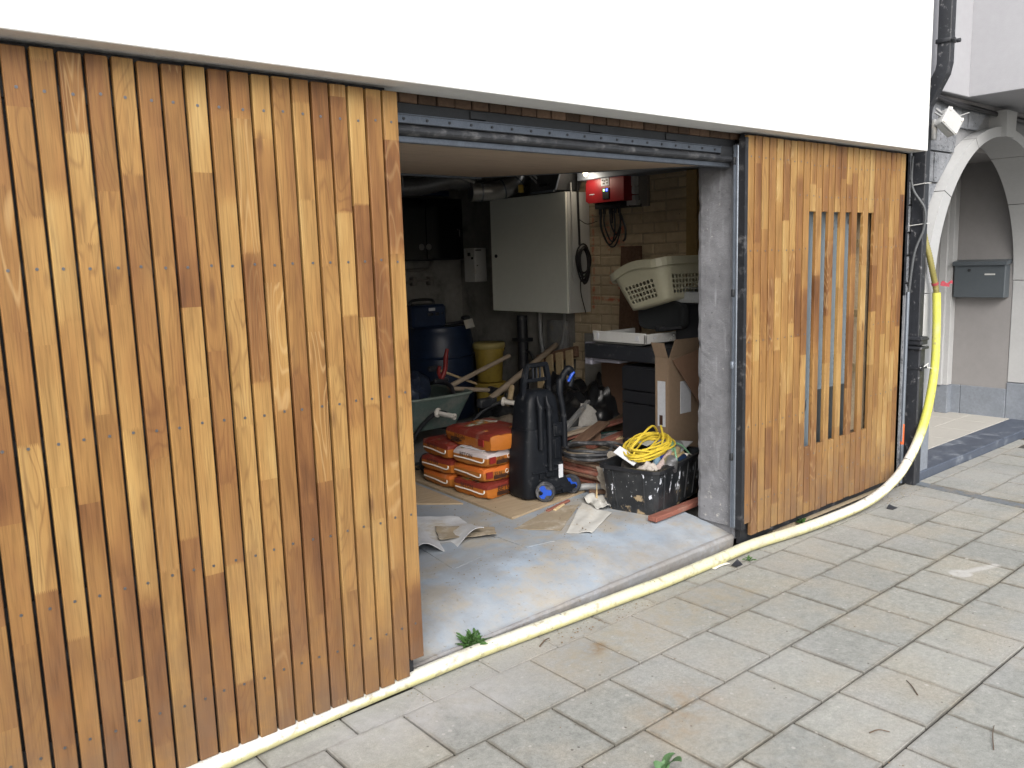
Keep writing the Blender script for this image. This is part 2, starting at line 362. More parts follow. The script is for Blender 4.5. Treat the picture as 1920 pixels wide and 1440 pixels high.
def brick_mat():
    k = N('limewashed_brick'); 
    c = k.mix(k.ramp(k.noise(18, 6, .65), [(.3, 0.), (.7, 1.)]), (.50,.40,.265), (.62,.51,.355))
    c = k.mix(1, c, k.ramp(k.rnd(), [(0, .86), (1, 1.08)]), 'MULTIPLY')
    rg = k.ramp(k.noise(22, 4, .65), [(.40, 0.), (.58, 1.)])
    m = None
    for a, b, r in [((3.2,2.13,1.72),(3.2,2.11,1.55),.05), ((3.2,1.98,1.74),(3.2,1.97,1.55),.035), ((3.2,2.02,1.60),(3.2,2.0,1.62),.05), ((3.2,2.09,1.62),(3.2,2.05,1.66),.05),
                    ((3.2,1.88,1.56),(3.2,1.87,1.44),.025), ((3.2,2.08,1.36),(3.2,2.08,1.30),.04), ((3.2,2.25,1.17),(3.2,1.96,1.155),.02), ((3.2,2.275,1.80),(3.2,2.275,1.1),.02), ((3.2,2.0,1.34),(3.2,2.0,1.26),.03)]:
        s = k.seg(a, b, r, r*.8); m = s if m is None else k.ma('MAXIMUM', m, s)
    c = k.mix(k.ma('MULTIPLY', k.ma('MULTIPLY', m, rg), .75), c, (.55,.06,.04))
    c = k.mix(k.ramp(k.noise(50, 3), [(.72, 0.), (.78, .8)]), c, (.04,.03,.025))
    k.bump(k.noise(40, 6, .7), .5, .008); return k.out(c, .9, 0, .2)

def stone_mat():
    k = N('grey_blue_stone')
    c = k.mix(k.ramp(k.noise(9, 6, .65), [(.35, 0.), (.68, 1.)]), (.183,.195,.215), (.281,.292,.312))
    c = k.mix(1, c, k.ramp(k.rnd(), [(0, .85), (1, 1.08)]), 'MULTIPLY')
    c = k.mix(k.ramp(k.noise(24, 3, .55, None, 1.2), [(.60, 0.), (.66, .75)]), c, (.078,.082,.090))
    k.bump(k.noise(22, 5, .65, None, .6), .9, .02); return k.out(c, .85, 0, .3)

def hose_mat():
    k = N('yellow_hose_plastic'); P = k.xyz(k.pos)
    nm = k.n('ShaderNodeNewGeometry').outputs['Normal']
    c = k.mix(k.ramp(k.noise(4, 4), [(.35, 0.), (.7, 1.)]), (.528,.508,.256), (.480,.452,.248))
    c = k.mix(k.ma('DIVIDE', k.ma('SUBTRACT', P[2], .22), .08, clamp=True), c, (.528,.528,.092))
    du = k.ma('ADD', k.xyz(nm)[2], k.ma('MULTIPLY_ADD', k.noise(22, 6, .75), 1.5, -.50))
    du = k.ma('MULTIPLY', k.ramp(du, [(.10, 0.), (.45, 1.)]), k.ma('DIVIDE', k.ma('SUBTRACT', .40, P[2]), .12, clamp=True))
    lf = k.ma('DIVIDE', k.ma('SUBTRACT', 1.2, P[0]), 1.6, clamp=True)
    rt = k.ma('DIVIDE', k.ma('SUBTRACT', P[0], 1.9), .8, clamp=True)
    du = k.ma('MULTIPLY', du, k.ma('MAXIMUM', k.ma('MULTIPLY_ADD', lf, .6, .45), rt))
    c = k.mix(k.ma('MULTIPLY', du, .92), c, (.592,.584,.552))
    c = k.mix(k.ramp(k.noise(34, 5, .7), [(.54, 0.), (.66, .7)]), c, (.264,.224,.152))
    c = k.mix(k.ramp(k.noise(9, 5, .65), [(.54, 0.), (.68, .5)]), c, (.360,.336,.272))
    c = k.mix(k.ma('MULTIPLY', k.ramp(k.noise(70, 3, .7), [(.66, 0.), (.72, .8)]), k.ma('GREATER_THAN', P[0], .2)), c, (.128,.096,.056))
    k.bump(k.noise(120, 4, .7), .35, .004)
    return k.out(c, k.ma('MULTIPLY_ADD', du, .35, .5), 0, .35)

def bag_mat(name, body, top, seed):
    k = N(name); tc = k.n('ShaderNodeTexCoord').outputs['Generated']; U = k.xyz(tc)
    c = k.mix(k.ramp(k.noise(14, 4), [(.35, 0.), (.7, 1.)]), tuple(x*.9 for x in body), body)
    side = k.ma('GREATER_THAN', U[2], .62)
    inr = k.ma('MULTIPLY', side, k.ma('LESS_THAN', U[0], .97))
    c = k.mix(inr, c, top)
    # printed picture and pale text field on the top face
    pic = k.ma('MULTIPLY', k.ma('GREATER_THAN', U[2], .9), k.ma('MULTIPLY', k.ma('GREATER_THAN', k.noise(5, 2, .5, k.vm('ADD', k.pos, (seed, 0., 0.))), .52), k.ma('LESS_THAN', k.ma('ABSOLUTE', k.ma('SUBTRACT', U[1], .5)), .33)))
    c = k.mix(k.ma('MULTIPLY', pic, .9), c, k.ramp(k.noise(22, 2), [(.35, (.45,.14,.02)), (.5, (.10,.12,.04)), (.62, (.5,.48,.44))]))
    c = k.mix(k.ramp(k.noise(9, 5, .6), [(.58, 0.), (.75, .3)]), c, (.42,.36,.28))
    k.bump(k.noise(26, 4, .6), .4, .01); return k.out(c, .42, 0, .4)

def tote_mat():
    k = N('paint_splashed_black_plastic'); 
    c = k.mix(k.ramp(k.noise(8, 5), [(.4, 0.), (.7, 1.)]), (.012,.014,.017), (.035,.037,.04))
    P = k.xyz(k.pos); v = k.cmb(k.ma('MULTIPLY', P[0], 20.), k.ma('MULTIPLY', P[1], 20.), k.ma('MULTIPLY', P[2], 8.))
    c = k.mix(k.ma('MULTIPLY', k.ramp(k.noise(1, 5, .7, v), [(.60, 0.), (.63, .95)]), k.ma('GREATER_THAN', P[2], .22)), c, (.55,.58,.64))
    c = k.mix(k.ma('MULTIPLY', k.ramp(k.noise(13, 5, .7), [(.57, 0.), (.62, .9)]), k.ma('LESS_THAN', P[2], .235)), c, (.30,.23,.14))
    c = k.mix(k.ramp(k.noise(70, 3, .7), [(.66, 0.), (.72, .6)]), c, (.4,.4,.4))
    return k.out(c, .38, 0, .45)

def frosted_mat():
    k = N('frosted_window_film'); 
    c = k.mix(k.ramp(k.noise(4, 4), [(.3, 0.), (.7, 1.)]), (.19,.245,.285), (.25,.31,.35))
    P = k.xyz(k.pos); v = k.cmb(k.ma('MULTIPLY', P[0], 9.), k.ma('MULTIPLY', P[1], 9.), k.ma('MULTIPLY', P[2], 4.))
    c = k.mix(k.ramp(k.noise(1., 5, .65, v, .8), [(.64, 0.), (.68, .8)]), c, (.036,.040,.048))
    return k.out(c, .18, 0, .6)

def emit_mat(name, col, st):
    k = N(name); k.out(col, .4); k.put(k.b.inputs['Emission Color'], col); k.b.inputs['Emission Strength'].default_value = st; return k.m

def plank_mat(name, a, b, per=.15):
    k = N(name); tc = k.n('ShaderNodeTexCoord').outputs['Object']; U = k.xyz(tc)
    v = k.cmb(k.ma('MULTIPLY_ADD', U[0], 5., k.ma('MULTIPLY', k.rnd(), 50.)), k.ma('MULTIPLY', U[1], 45.), k.ma('MULTIPLY', U[2], 45.))
    c = k.mix(k.ramp(k.noise(1., 5, .6, v, .5), [(.3, 0.), (.7, 1.)]), a, b)
    c = k.mix(1, c, k.ramp(k.rnd(), [(0, 1-per), (1, 1+per)]), 'MULTIPLY')
    c = k.mix(k.ramp(k.noise(9, 5, .65), [(.55, 0.), (.72, .4)]), c, (.27,.235,.19))
    k.bump(k.noise(1., 4, .6, v), .2, .003); return k.out(c, .75, 0, .25)

JBOX = pm('grey_white_box_plastic', (.38,.385,.38), .45, var=.06)
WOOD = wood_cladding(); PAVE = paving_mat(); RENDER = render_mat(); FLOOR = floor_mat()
CONC = conc_mat('rough_grey_concrete', (.135,.138,.15), (.215,.22,.237), .55); STEP = conc_mat('cement_step', (.29,.275,.255), (.37,.355,.335), .4)
BRICK = brick_mat(); STONE = stone_mat(); HOSE = hose_mat(); TOTE = tote_mat(); FROST = frosted_mat()
MORTAR = pm('old_mortar', (.42,.34,.235), .95, var=.25, bump=.5)
MEMB = pm('black_membrane', (.012,.013,.016), .55, var=.4, scale=20, bump=.2, dirt=(.10,.10,.105), dscale=14, damt=.15)
BLKMET = pm('black_painted_metal', (.018,.020,.025), .5, var=.3, bump=.05, dirt=(.20,.20,.21), dscale=30, damt=.08)
RAILM = pm('dull_rail_steel', (.115,.128,.15), .42, .7, var=.25, scale=20)
GALV = pm('galvanised_steel', (.24,.27,.315), .42, .75, var=.18, scale=20)
GREYMET = pm('blue_grey_steel', (.20,.23,.275), .45, .3, var=.1, scale=10)
RUBBER = pm('dusty_black_rubber', (.03,.032,.037), .6, var=.3, bump=.2, dirt=(.15,.15,.155), dscale=13, damt=.30)
SCREW = pm('screw_steel', (.15,.15,.155), .45, .8, var=.25, scale=80)
DARK = pm('soot_dark_steel', (.02,.022,.026), .6, var=.3)
SAND = pm('joint_sand', (.045,.042,.035), .95, var=.35, scale=30, bump=.5, bscale=200)
PANEL = plank_mat('door_panel_plywood', (.42,.325,.24), (.54,.43,.33), 0)
PLY = plank_mat('dirty_plywood', (.25,.19,.12), (.34,.265,.18)); PLANK = plank_mat('brown_plank', (.13,.075,.05), (.2,.125,.085)); REDWOOD = plank_mat('red_brown_timber', (.20,.075,.055), (.27,.11,.08))
PALE = plank_mat('pale_pallet_wood', (.38,.285,.16), (.48,.37,.22)); HANDLE = plank_mat('worn_handle_wood', (.26,.205,.15), (.36,.29,.22))
OLDWALL = pm('grubby_white_wall', (.225,.22,.205), .9, var=.2, scale=3, bump=.35, dirt=(.10,.095,.09), dscale=2.5, damt=.3)
CEIL = pm('grimy_ceiling', (.16,.15,.135), .9, var=.3, bump=.3)
CABW = pm('pale_grey_enamel', (.78,.80,.73), .45, var=.04, scale=3)
BLACKPL = pm('black_plastic', (.012,.013,.016), .42, var=.25, scale=20, bump=.05)
CHAR = pm('charcoal_plastic', (.016,.018,.023), .5, var=.25, scale=16, dirt=(.10,.10,.10), dscale=18, damt=.12)
BLUEPL = pm('blue_plastic', (.015,.07,.42), .35, var=.1)
NAVY = pm('navy_plastic', (.010,.022,.055), .4, var=.3, scale=5)
CREAM = pm('cream_plastic', (.42,.405,.30), .42, var=.06, scale=6)
WHITEPL = pm('white_plastic', (.52,.525,.515), .4, var=.06, dirt=(.4,.38,.33), dscale=9, damt=.1)
YELPL = pm('yellow_bin_plastic', (.36,.255,.045), .5, var=.2, scale=6)
CABLEY = pm('yellow_cable', (.52,.39,.04), .4, var=.15, scale=30)
CABLEB = pm('black_cable', (.015,.015,.017), .45, var=.2)
CABLEG = pm('grey_cable', (.22,.225,.23), .5, var=.25, dirt=(.3,.27,.22), dscale=12, damt=.3)
GREENTRAY = pm('grey_green_tray', (.105,.15,.135), .55, var=.2, scale=5, dirt=(.21,.21,.19), dscale=7, damt=.3)
REDMET = pm('red_enamel', (.27,.016,.02), .35, var=.08)
CARD = pm('brown_cardboard', (.225,.16,.108), .8, var=.1, scale=7, bump=.1)
CARD2 = pm('dark_brown_cardboard', (.17,.10,.065), .8, var=.1, scale=5)
PAPER = pm('dusty_white_paper', (.44,.435,.41), .8, var=.1, scale=5, dirt=(.42,.37,.29), dscale=8, damt=.25)
LINO = pm('grey_lino_sheet', (.46,.47,.485), .5, var=.12, scale=5, dirt=(.38,.33,.25), dscale=5, damt=.35)
BPAPER = pm('brown_paper', (.24,.195,.135), .85, var=.15, scale=7, dirt=(.38,.35,.3), dscale=8, damt=.3)
RAG = pm('dirty_cloth', (.17,.15,.125), .95, var=.35, scale=14, bump=.6, bscale=35)
BAGBLK = pm('black_rubbish_bag', (.012,.013,.015), .32, var=.4, scale=9, bump=.7, bscale=18)
INK = pm('print_ink', (.045,.02,.012), .6, var=.1); LABEL = pm('pale_label', (.5,.52,.56), .5, var=.12, scale=60)
DRED = pm('dark_red_print', (.20,.015,.012), .5, var=.1); STITCH = pm('white_seam_paper', (.72,.68,.62), .7, var=.1)
SILVER = pm('duct_aluminium', (.6,.61,.62), .3, .95, var=.1); LEAF = pm('weed_leaf', (.055,.13,.03), .55, var=.35, scale=30, per=.3); LEAFP = pm('pale_weed_leaf', (.10,.20,.085), .6, var=.3, scale=30, per=.3)
TWIG = pm('dry_twig', (.09,.06,.04), .9, var=.3); CRUMB = pm('stone_crumbs', (.22,.195,.15), .9, var=.4, scale=60); DEBRIS = pm('brown_debris', (.16,.11,.065), .9, var=.4, scale=50)
NWHITE = pm('neighbour_white_render', (.34,.343,.365), .85, var=.05, scale=3, bump=.25, bscale=120); NGREY = pm('porch_wall_render', (.225,.218,.217), .85, var=.06, scale=3, bump=.15)
ARCHW = pm('pale_arch_stone', (.37,.375,.378), .75, var=.06, scale=6, bump=.1); BLUEST = pm('bluestone', (.06,.073,.10), .5, var=.25, scale=9, dirt=(.2,.22,.25), dscale=6, damt=.25)
BLUEPL2 = pm('bluestone_plinth', (.175,.195,.225), .6, var=.22, scale=7, dirt=(.16,.18,.21), dscale=5, damt=.4)
BEIGET = pm('porch_floor_tile', (.40,.385,.35), .5, var=.06, scale=8); MAILB = pm('grey_blue_mailbox', (.085,.10,.113), .4, .2, var=.06, scale=6)
RIBBED = pm('olive_ribbed_hose', (.20,.175,.05), .55, var=.15); REDTAPE = pm('red_tape', (.30,.04,.055), .5, var=.2); STEEL = pm('bright_steel', (.55,.56,.58), .3, .9, var=.1)
LAMP = emit_mat('lit_lamp', (1., .86, .62), 3.); LEDB = emit_mat('blue_led', (.05,.08,1.), 4.); LEDG = emit_mat('green_led', (.45,1.,.35), 2.)
OCHRE = pm('ochre_lacquered_post', (.30,.20,.075), .6, var=.2, scale=7)
GLASSB = pm('dark_cabinet_glass', (.006,.007,.008), .12, var=.2)
# ================================================================= GROUND
g = G(); g.add([(-400,-400,-.03),(400,-400,-.03),(400,400,-.03),(-400,400,-.03)], [(0,1,2,3)])
struct('ground', g, pm('street_surface', (.20,.195,.18), .9, var=.1, scale=.5))
g = G(); g.add([(-3.2,-3.4,-.0115),(8.2,-3.4,-.0115),(8.2,.5,-.0115),(-3.2,.5,-.0115)], [(0,1,2,3)])
pavement = struct('pavement', g, SAND)
ROWS = [(-.105,-.408,.396,.2825), (-.408,-.706,.507,.2815), (-.706,-1.004,.631,.2805), (-1.004,-1.304,.727,.279), (-1.304,-1.604,.85,.2815), (-1.604,-1.904,.965,.281), (-1.904,-2.204,1.08,.281)]
slab_meshes = {}
def slab(x0, x1, y0, y1, h=0.0):
    key = (round(x1-x0, 3), round(abs(y1-y0), 3))
    if key not in slab_meshes:
        lx, ly = key; q = G(); q.box((-lx/2, -ly/2, -.045), (lx/2, ly/2, 0), .002)
        slab_meshes[key] = q.mesh('paving_slab', PAVE)
    o = obj('paving_slab', slab_meshes[key], parent=pavement, loc=((x0+x1)/2+rng.uniform(-.0015,.0015), (y0+y1)/2, h+rng.uniform(-.0016,.0016)),
            rot=(rng.uniform(-.004,.004), rng.uniform(-.004,.004), rng.uniform(-.005,.005)))
DR0, DR1 = 3.672, 3.742
def drx(y): return 3.735+.1*y      # left edge of the drain strip
for (ya, yb, x0, px) in ROWS:
    n0 = -9 if ya > -1. else -6
    for n in range(n0, 24):
        a, b = x0+n*px+.0038, x0+(n+1)*px-.0038
        if b < -1.3 or a > 5.2 + .8*min(0, ya+.4): continue
        d = drx((ya+yb)/2)
        if b > d and a < d+.075:
            if d-a > .06: slab(a, d-.003, ya-.0045, yb+.0045)
            if b-d-.075 > .06: slab(d+.078, b, ya-.0045, yb+.0045)
            continue
        slab(a, b, ya-.0045, yb+.0045)
n = -6
while -.02+n*.2935 < 3.6:            # narrow cut slabs against the house
    a = -.038+n*.2935; slab(a+.002, a+.2915, -.102, .02 if a < -.1 or a > 1.85 else .098, -.003); n += 1
for a, b in [(3.75,3.985),(3.99,4.36),(4.365,4.75),(4.755,5.1),(5.105,5.5)]: slab(a, b, -.102, -.024, 0)
g = G(); g.tube([(3.77,.03,.0),(3.72,-.2,.0),(3.625,-1.1,.0),(3.57,-1.7,.0)], 1, sec=[(.004,-.036),(.004,.036),(-.02,.036),(-.02,-.036)], up=(0,0,1))
tag(obj('drain_strip', g, pm('drain_channel_steel', (.17,.19,.21), .5, .3, var=.3, scale=14, dirt=(.24,.21,.17), dscale=9, damt=.35)), 'flat grey drain channel strip crossing the pavement from the black downpipe', 'drain')

# ================================================================= HOUSE
house = thing('house', 'white rendered house with a black framed garage opening below its overhanging upper wall', 'building', (1., .1, 0))
def hp(name, g, m, **k): return obj(name, g, m, house, w=True, **k)
g = G(); g.box((-6,-.075,2.046), (3.612,.07,6.2), .0025); hp('upper_wall', g, RENDER)
g = G(); g.box((-6,.3,2.42), (3.6,4.3,6.2)); hp('upper_storey', g, CEIL)
g = G(); g.box((-6,.07,2.05), (3.6,.3,6.2)); hp('wall_core', g, DARK)
g = G(); g.box((-6,.03,.03), (-.03,.05,2.044)); hp('membrane', g, MEMB)
g = G(); g.box((-6,.05,0), (-.36,.30,2.048)); g.box((-.36,.05,0), (-.05,.30,2.048)); hp('side_pier', g, MORTAR)
g = G()
for a, b, c, d in [(1.93,2.42,.035,2.044),(3.20,3.60,.035,2.044),(2.42,3.20,.035,.40),(2.42,3.20,1.76,2.044)]: g.box((a,.03,c), (b,.05,d))
g.box((1.898,.0,.12), (1.93,.0355,2.02)); hp('membrane', g, MEMB)
g = G()
for a, b, c, d in [(2.26,2.42,0,2.048),(3.20,3.60,0,2.048),(2.42,3.20,0,.40),(2.42,3.20,1.76,2.048)]: g.box((a,.051,c), (b,.30,d))
g.box((2.42,.16,.4), (3.20,.30,1.76)); hp('side_pier', g, MORTAR)
g = G(); g.box((1.897,.037,.125), (1.935,.062,1.99), .003); g.box((1.892,.041,.125), (1.8975,.047,1.99)); g.box((1.8905,.055,.125), (1.8975,.061,1.99)); fr = hp('door_frame', g, GALV)
for zz in (.93, 1.9, .47, 1.28):
    q = G(); q.box((1.886,.05,zz), (1.8995,.066,zz+.035), .002); q.cyl((1.884,.058,zz+.018), (1.8995,.058,zz+.018), .004, 8); obj('bracket', q, DARK if zz != .93 else GREYMET, fr, w=True)
def pillar():
    g = G(); nu, nv = 26, 110
    def P(u, v):
        # unwrap front return, inner face, back return
        z = .115+1.885*v; s = u*(.27+.235+.27)
        if s < .235: x, y = 1.93, .066+s
        else: x, y = 1.93+(s-.235)*.63, .30
        if s > .235: pass
        n = mnoise.noise(Vector((x*9, y*10, z*5)))*.0022+mnoise.noise(Vector((x*40, y*40, z*40)))*.0012
        e = max(0, 1-min(abs(s-.0), abs(s-.235))/.03)*(.006+.012*max(0, mnoise.noise(Vector((3, y*3, z*16)))))
        return (x-n+e*.8, y+n-(e if s > .2 else -e*.3), z)
    g.sheet(P, nu, nv, smooth=False); g.box((1.945,.07,.05), (2.26,.29,2.0)); return g
hp('concrete_pillar', pillar(), CONC)
# lintel over the doorway
g = G(); g.box((-.05,.082,1.981), (1.94,.30,2.018), .003); 
for a in (.35, .95, 1.42): g.box((a,.074,1.985), (a+.07,.083,2.012), .002)
hp('lintel_beam', g, DARK)
lb = G(); lb.box((-.036,-.05,-.0165), (.036,.05,.0165), .003); lbm = lb.mesh('lintel_brick', pm('lintel_brick_clay', (.16,.10,.065), .9, var=.3, bump=.4, per=.55))
for i in range(26):
    obj('brick', lbm, parent=house, loc=(.02+i*.0765-1., .131-.1+rng.uniform(-.003,.003), 2.035), rot=(0, 0, rng.uniform(-.02,.02)))
g = G(); g.box((.0,.064,1.948), (1.80,.0815,1.979), .002); g.box((.0,.060,1.9745), (1.80,.0645,1.979), .001); rail = hp('slotted_rail', g, RAILM)
bo = G(); bo.cyl((0,0,0), (0,-.003,0), .0048, 10); bom = bo.mesh('bolt', DARK)
for i in range(19): obj('bolt', bom, parent=rail, loc=(.06+i*.094-.9-.1+.1-wloc(rail).x+.9, .064-wloc(rail).y, 1.962-wloc(rail).z))
g = G(); g.tube([(-.05,.088,1.928),(1.93,.088,1.928)], 1, sec=[(.017*cos(a), .026*sin(a)) for a in [2*pi*i/14 for i in range(14)]], up=(0,0,1)); g.box((-.05,.08,1.942), (1.93,.2,1.9475)); hp('lintel_seal', g, RUBBER)
g = G(); g.box((1.80,.066,1.935), (1.93,.095,1.985), .003); g.cyl((1.9,.058,1.955), (1.9,.07,1.955), .012, 8); hp('lintel_bracket', g, DARK)
# garage shell
g = G(); g.box((-1.7,.3,0), (-1.6,4.2,2.42)); hp('left_wall', g, OLDWALL)
g = G(); g.sheet(lambda u, v: (-1.6+4.85*u, 4.0-.015*mnoise.noise(Vector((u*30, v*14, 0)))-.006*mnoise.noise(Vector((u*90, v*40, 5))), .1+2.3*v), 90, 40); g.box((-1.7,4.03,0), (3.4,4.3,2.42)); hp('back_wall', g, OLDWALL)
g = G(); g.box((3.4,.3,0), (3.6,4.2,2.42)); hp('right_wall', g, DARK)
# garage floor and step
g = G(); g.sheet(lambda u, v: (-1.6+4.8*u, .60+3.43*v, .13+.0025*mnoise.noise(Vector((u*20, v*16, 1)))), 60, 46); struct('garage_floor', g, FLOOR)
prof = [(.086,-.02),(.080,.35),(.078,.80),(.086,.95),(.105,1.),(.17,1.0),(.30,1.0),(.45,1.0),(.605,1.0)]
def stepf(u, v):
    t = v*(len(prof)-1); i = min(int(t), len(prof)-2); f = t-i; y = prof[i][0]*(1-f)+prof[i+1][0]*f; z = prof[i][1]*(1-f)+prof[i+1][1]*f
    x = -.36+2.30*u; k = 1 if v < .95 else .1
    zt = .044+.030*max(0, min(1, (x-.35)/1.5)); ramp = max(0, min(1, (y-.105)/.45)); ramp = ramp*(2-ramp)
    z = z*zt if i < 4 else zt+(.1300-zt)*ramp
    y0 = .010-.016*max(0, min(1, (x-.2)/1.5))
    return (x, y+y0*(1-v)+k*(.004*mnoise.noise(Vector((x*7, v*2, 2)))+.003*mnoise.noise(Vector((x*31, v*6, 4)))), z+k*(.0025*mnoise.noise(Vector((x*9, v*3, 7)))))
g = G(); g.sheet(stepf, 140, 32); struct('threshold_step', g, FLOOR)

# raised garage door
door = thing('garage_door', 'raised up-and-over garage door seen from below as a brown plywood ceiling', 'garage door', (.97, .1, 1.905))
def dz(y): return 1.905+.0605*(y-.1)
g = G(); g.prism([(.02,.105,dz(.105)),(.02,2.0,dz(2.)),(.02,2.0,dz(2.)+.04),(.02,.105,dz(.105)+.04)], (1.875,0,0)); obj('door_panel', g, PANEL, door, w=True)
g = G(); g.box((.0,.088,1.889), (1.905,.106,1.912), .003); obj('front_trim', g, RAILM, door, w=True)
g = G(); g.box((.02,1.985,dz(2.)-.012), (1.895,2.01,dz(2.)+.045)); obj('rear_trim', g, GREYMET, door, w=True)
g = G(); g.prism([(1.896,.105,dz(.105)-.004),(1.896,2.0,dz(2.)-.004),(1.896,2.0,dz(2.)+.044),(1.896,.105,dz(.105)+.044)], (.018,0,0)); obj('side_trim', g, GREYMET, door, w=True)

# ================================================================= TIMBER CLADDING
scr = G(); scr.cyl((0,.002,0), (0,-.0009,0), .0041, 10); scr.cyl((0,-.0008,0), (0,-.0012,0), .0018, 6); SCRM = scr.mesh('screw', SCREW)
board_mesh = {}
def board(parent, xc, w, z0, z1, screws, yj=None):
    key = (round(w, 4), round(z1-z0, 3))
    if key not in board_mesh:
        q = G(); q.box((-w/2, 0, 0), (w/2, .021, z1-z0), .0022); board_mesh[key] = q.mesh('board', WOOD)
    p = parent.location
    o = obj('board', board_mesh[key], parent=parent, loc=(xc-p.x, (rng.uniform(-.0012,.0012) if yj is None else yj)-p.y, z0-p.z))
    for z in screws:
        if z0+.02 < z < z1-.02: obj('screw', SCRM, parent=o, loc=(rng.uniform(-.004,.004), 0, z-z0+rng.uniform(-.004,.004)), rot=(0, rng.uniform(0,3), 0))
RAILS = (1.932, 1.497, 1.057, .637, .245)
lc = thing('timber_cladding', 'solid wall of vertical larch boards left of the open garage doorway', 'cladding', (-.9, 0, .06))
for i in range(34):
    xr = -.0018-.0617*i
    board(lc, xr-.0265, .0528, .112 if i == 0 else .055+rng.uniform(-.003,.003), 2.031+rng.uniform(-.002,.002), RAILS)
g = G()
for z in (1.932, 1.497, 1.057, .637, .245): g.box((-2.2,.0222,z-.02), (-.06,.0295,z+.02))
obj('batten', g, DARK, lc, w=True)
rc = thing('timber_cladding', 'larch board wall with a slatted window slit, right of the garage doorway', 'cladding', (2.7, 0, .06))
XR, PB = 1.9185, .06145
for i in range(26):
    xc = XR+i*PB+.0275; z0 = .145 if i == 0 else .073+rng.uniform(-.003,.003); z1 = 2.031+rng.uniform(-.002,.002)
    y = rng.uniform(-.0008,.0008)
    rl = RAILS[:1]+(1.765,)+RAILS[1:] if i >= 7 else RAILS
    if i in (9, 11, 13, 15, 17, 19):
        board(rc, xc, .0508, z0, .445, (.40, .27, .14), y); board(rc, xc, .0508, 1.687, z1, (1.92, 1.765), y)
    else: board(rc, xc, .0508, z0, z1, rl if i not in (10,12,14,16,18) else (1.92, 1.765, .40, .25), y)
g = G()
for z in (1.932, 1.765, .36, .245): g.box((1.95,.0222,z-.02), (3.5,.0295,z+.02))
obj('batten', g, DARK, rc, w=True)
win = thing('slit_window', 'frosted blue-grey window glimpsed behind the upright slats of the right cladding', 'window', (2.8,.07,.4))
g = G(); g.box((2.44,.085,.40), (3.06,.093,1.76)); obj('pane', g, FROST, win, w=True)
g = G(); g.box((2.42,.052,.40), (2.445,.12,1.76)); g.box((3.06,.07,.40), (3.075,.12,1.76)); g.box((2.42,.08,.40), (3.2,.12,.415)); obj('frame', g, BLACKPL, win, w=True)
g = G()
for z in (1.50,1.10,.78): g.box((3.12,.055,z), (3.15,.09,z+.045), .002)
obj('spacer_block', g, PALE, win, w=True)
g = G(); g.box((2.66,.0835,.40), (3.06,.0845,.72)); obj('painted_dark_reflection', g, pm('painted_reflection_grey', (.05,.06,.065), .3, var=.3, scale=6), win, w=True)  # dark sheet imitating a reflection low in the pane

# black corner post and conduits between cladding and downpipe
g = G(); g.box((3.535,.03,.05), (3.60,.06,2.044)); g.box((3.60,.045,0), (3.66,.2,2.3)); hp('corner_membrane', g, MEMB)
g = G(); g.box((3.605,.02,.0), (3.615,.05,1.2)); g.box((3.66,.05,0), (3.70,.09,1.25)); hp('corner_stone_strip', g, STONE)

# ================================================================= DOWNPIPE
dp = thing('downpipe', 'black square rainwater downpipe at the house corner with an offset bend and collar', 'drainpipe', (3.735,.005,0))
def sq(a, b): return [(a,b),(-a,b),(-a,-b),(a,-b)]
g = G(); g.tube([(3.733,.008,0),(3.733,.008,.88)], 1, sec=[(.038,.045),(.03,.053),(-.03,.053),(-.038,.045),(-.038,-.045),(-.03,-.053),(.03,-.053),(.038,-.045)], up=(1,0,0)); obj('lower_pipe', g, BLKMET, dp, w=True)
g = G(); g.tube([(3.735,.012,.88),(3.735,.012,2.28),(3.735,.002,2.33),(3.735,-.090,2.50),(3.735,-.10,2.55),(3.735,-.10,6.)], 1, sec=[(.03,.034),(.026,.038),(-.026,.038),(-.03,.034),(-.03,-.034),(-.026,-.038),(.026,-.038),(.03,-.034)], up=(1,0,0)); obj('upper_pipe', g, BLKMET, dp, w=True)
for z, h in ((.862,.018),(.918,.014),(.89,.05)):
    e = .012 if h < .03 else .005
    q = G(); q.box((3.691-e,-.047-e,z), (3.775+e,.063+e,z+h), .004); obj('collar', q, BLKMET, dp, w=True)
g = G(); g.box((3.695,-.145,2.66), (3.775,-.055,2.685), .003); g.cyl((3.70,-.15,2.67), (3.70,-.165,2.67), .01, 8); g.cyl((3.765,-.15,2.67), (3.765,-.168,2.67), .012, 8); obj('pipe_clip', g, BLKMET, dp, w=True)
g = G(); g.box((3.69,-.055,.74), (3.775,.07,.752)); g.box((3.70,-.062,.73), (3.715,-.045,.765)); obj('pipe_clip', g, BLKMET, dp, w=True)
for z in (1.86, 1.62):
    q = G(); q.tube([(3.692,.05,z),(3.692,-.032,z+.008),(3.77,-.034,z+.012),(3.775,.04,z+.012)], .0028, 6); tag(obj('zip_tie', q, WHITEPL), 'white zip tie round the black downpipe, %s one' % ('upper' if z > 1.8 else 'lower'), 'cable tie')
q = G(); q.tube(smooth_path([(3.69,-.05,.75),(3.73,-.057,.755),(3.775,-.06,.77),(3.79,-.05,.76),(3.76,-.066,.745),(3.80,-.066,.74),(3.84,-.07,.725)], 4), .0035, 6); tag(obj('wire_tie', q, WHITEPL), 'twisted white wire tying the yellow hose to the lower downpipe', 'cable tie')
q = G(); q.tube(smooth_path([(3.655,.03,2.03),(3.66,.028,1.85),(3.682,-.04,1.72),(3.685,-.04,1.6),(3.66,.0,1.45),(3.65,.02,1.2)], 5), .008, 8); tag(obj('cable', q, pm('dark_grey_cable', (.07,.075,.08), .5)), 'dark grey cable bowed out beside the upper black downpipe', 'cable')
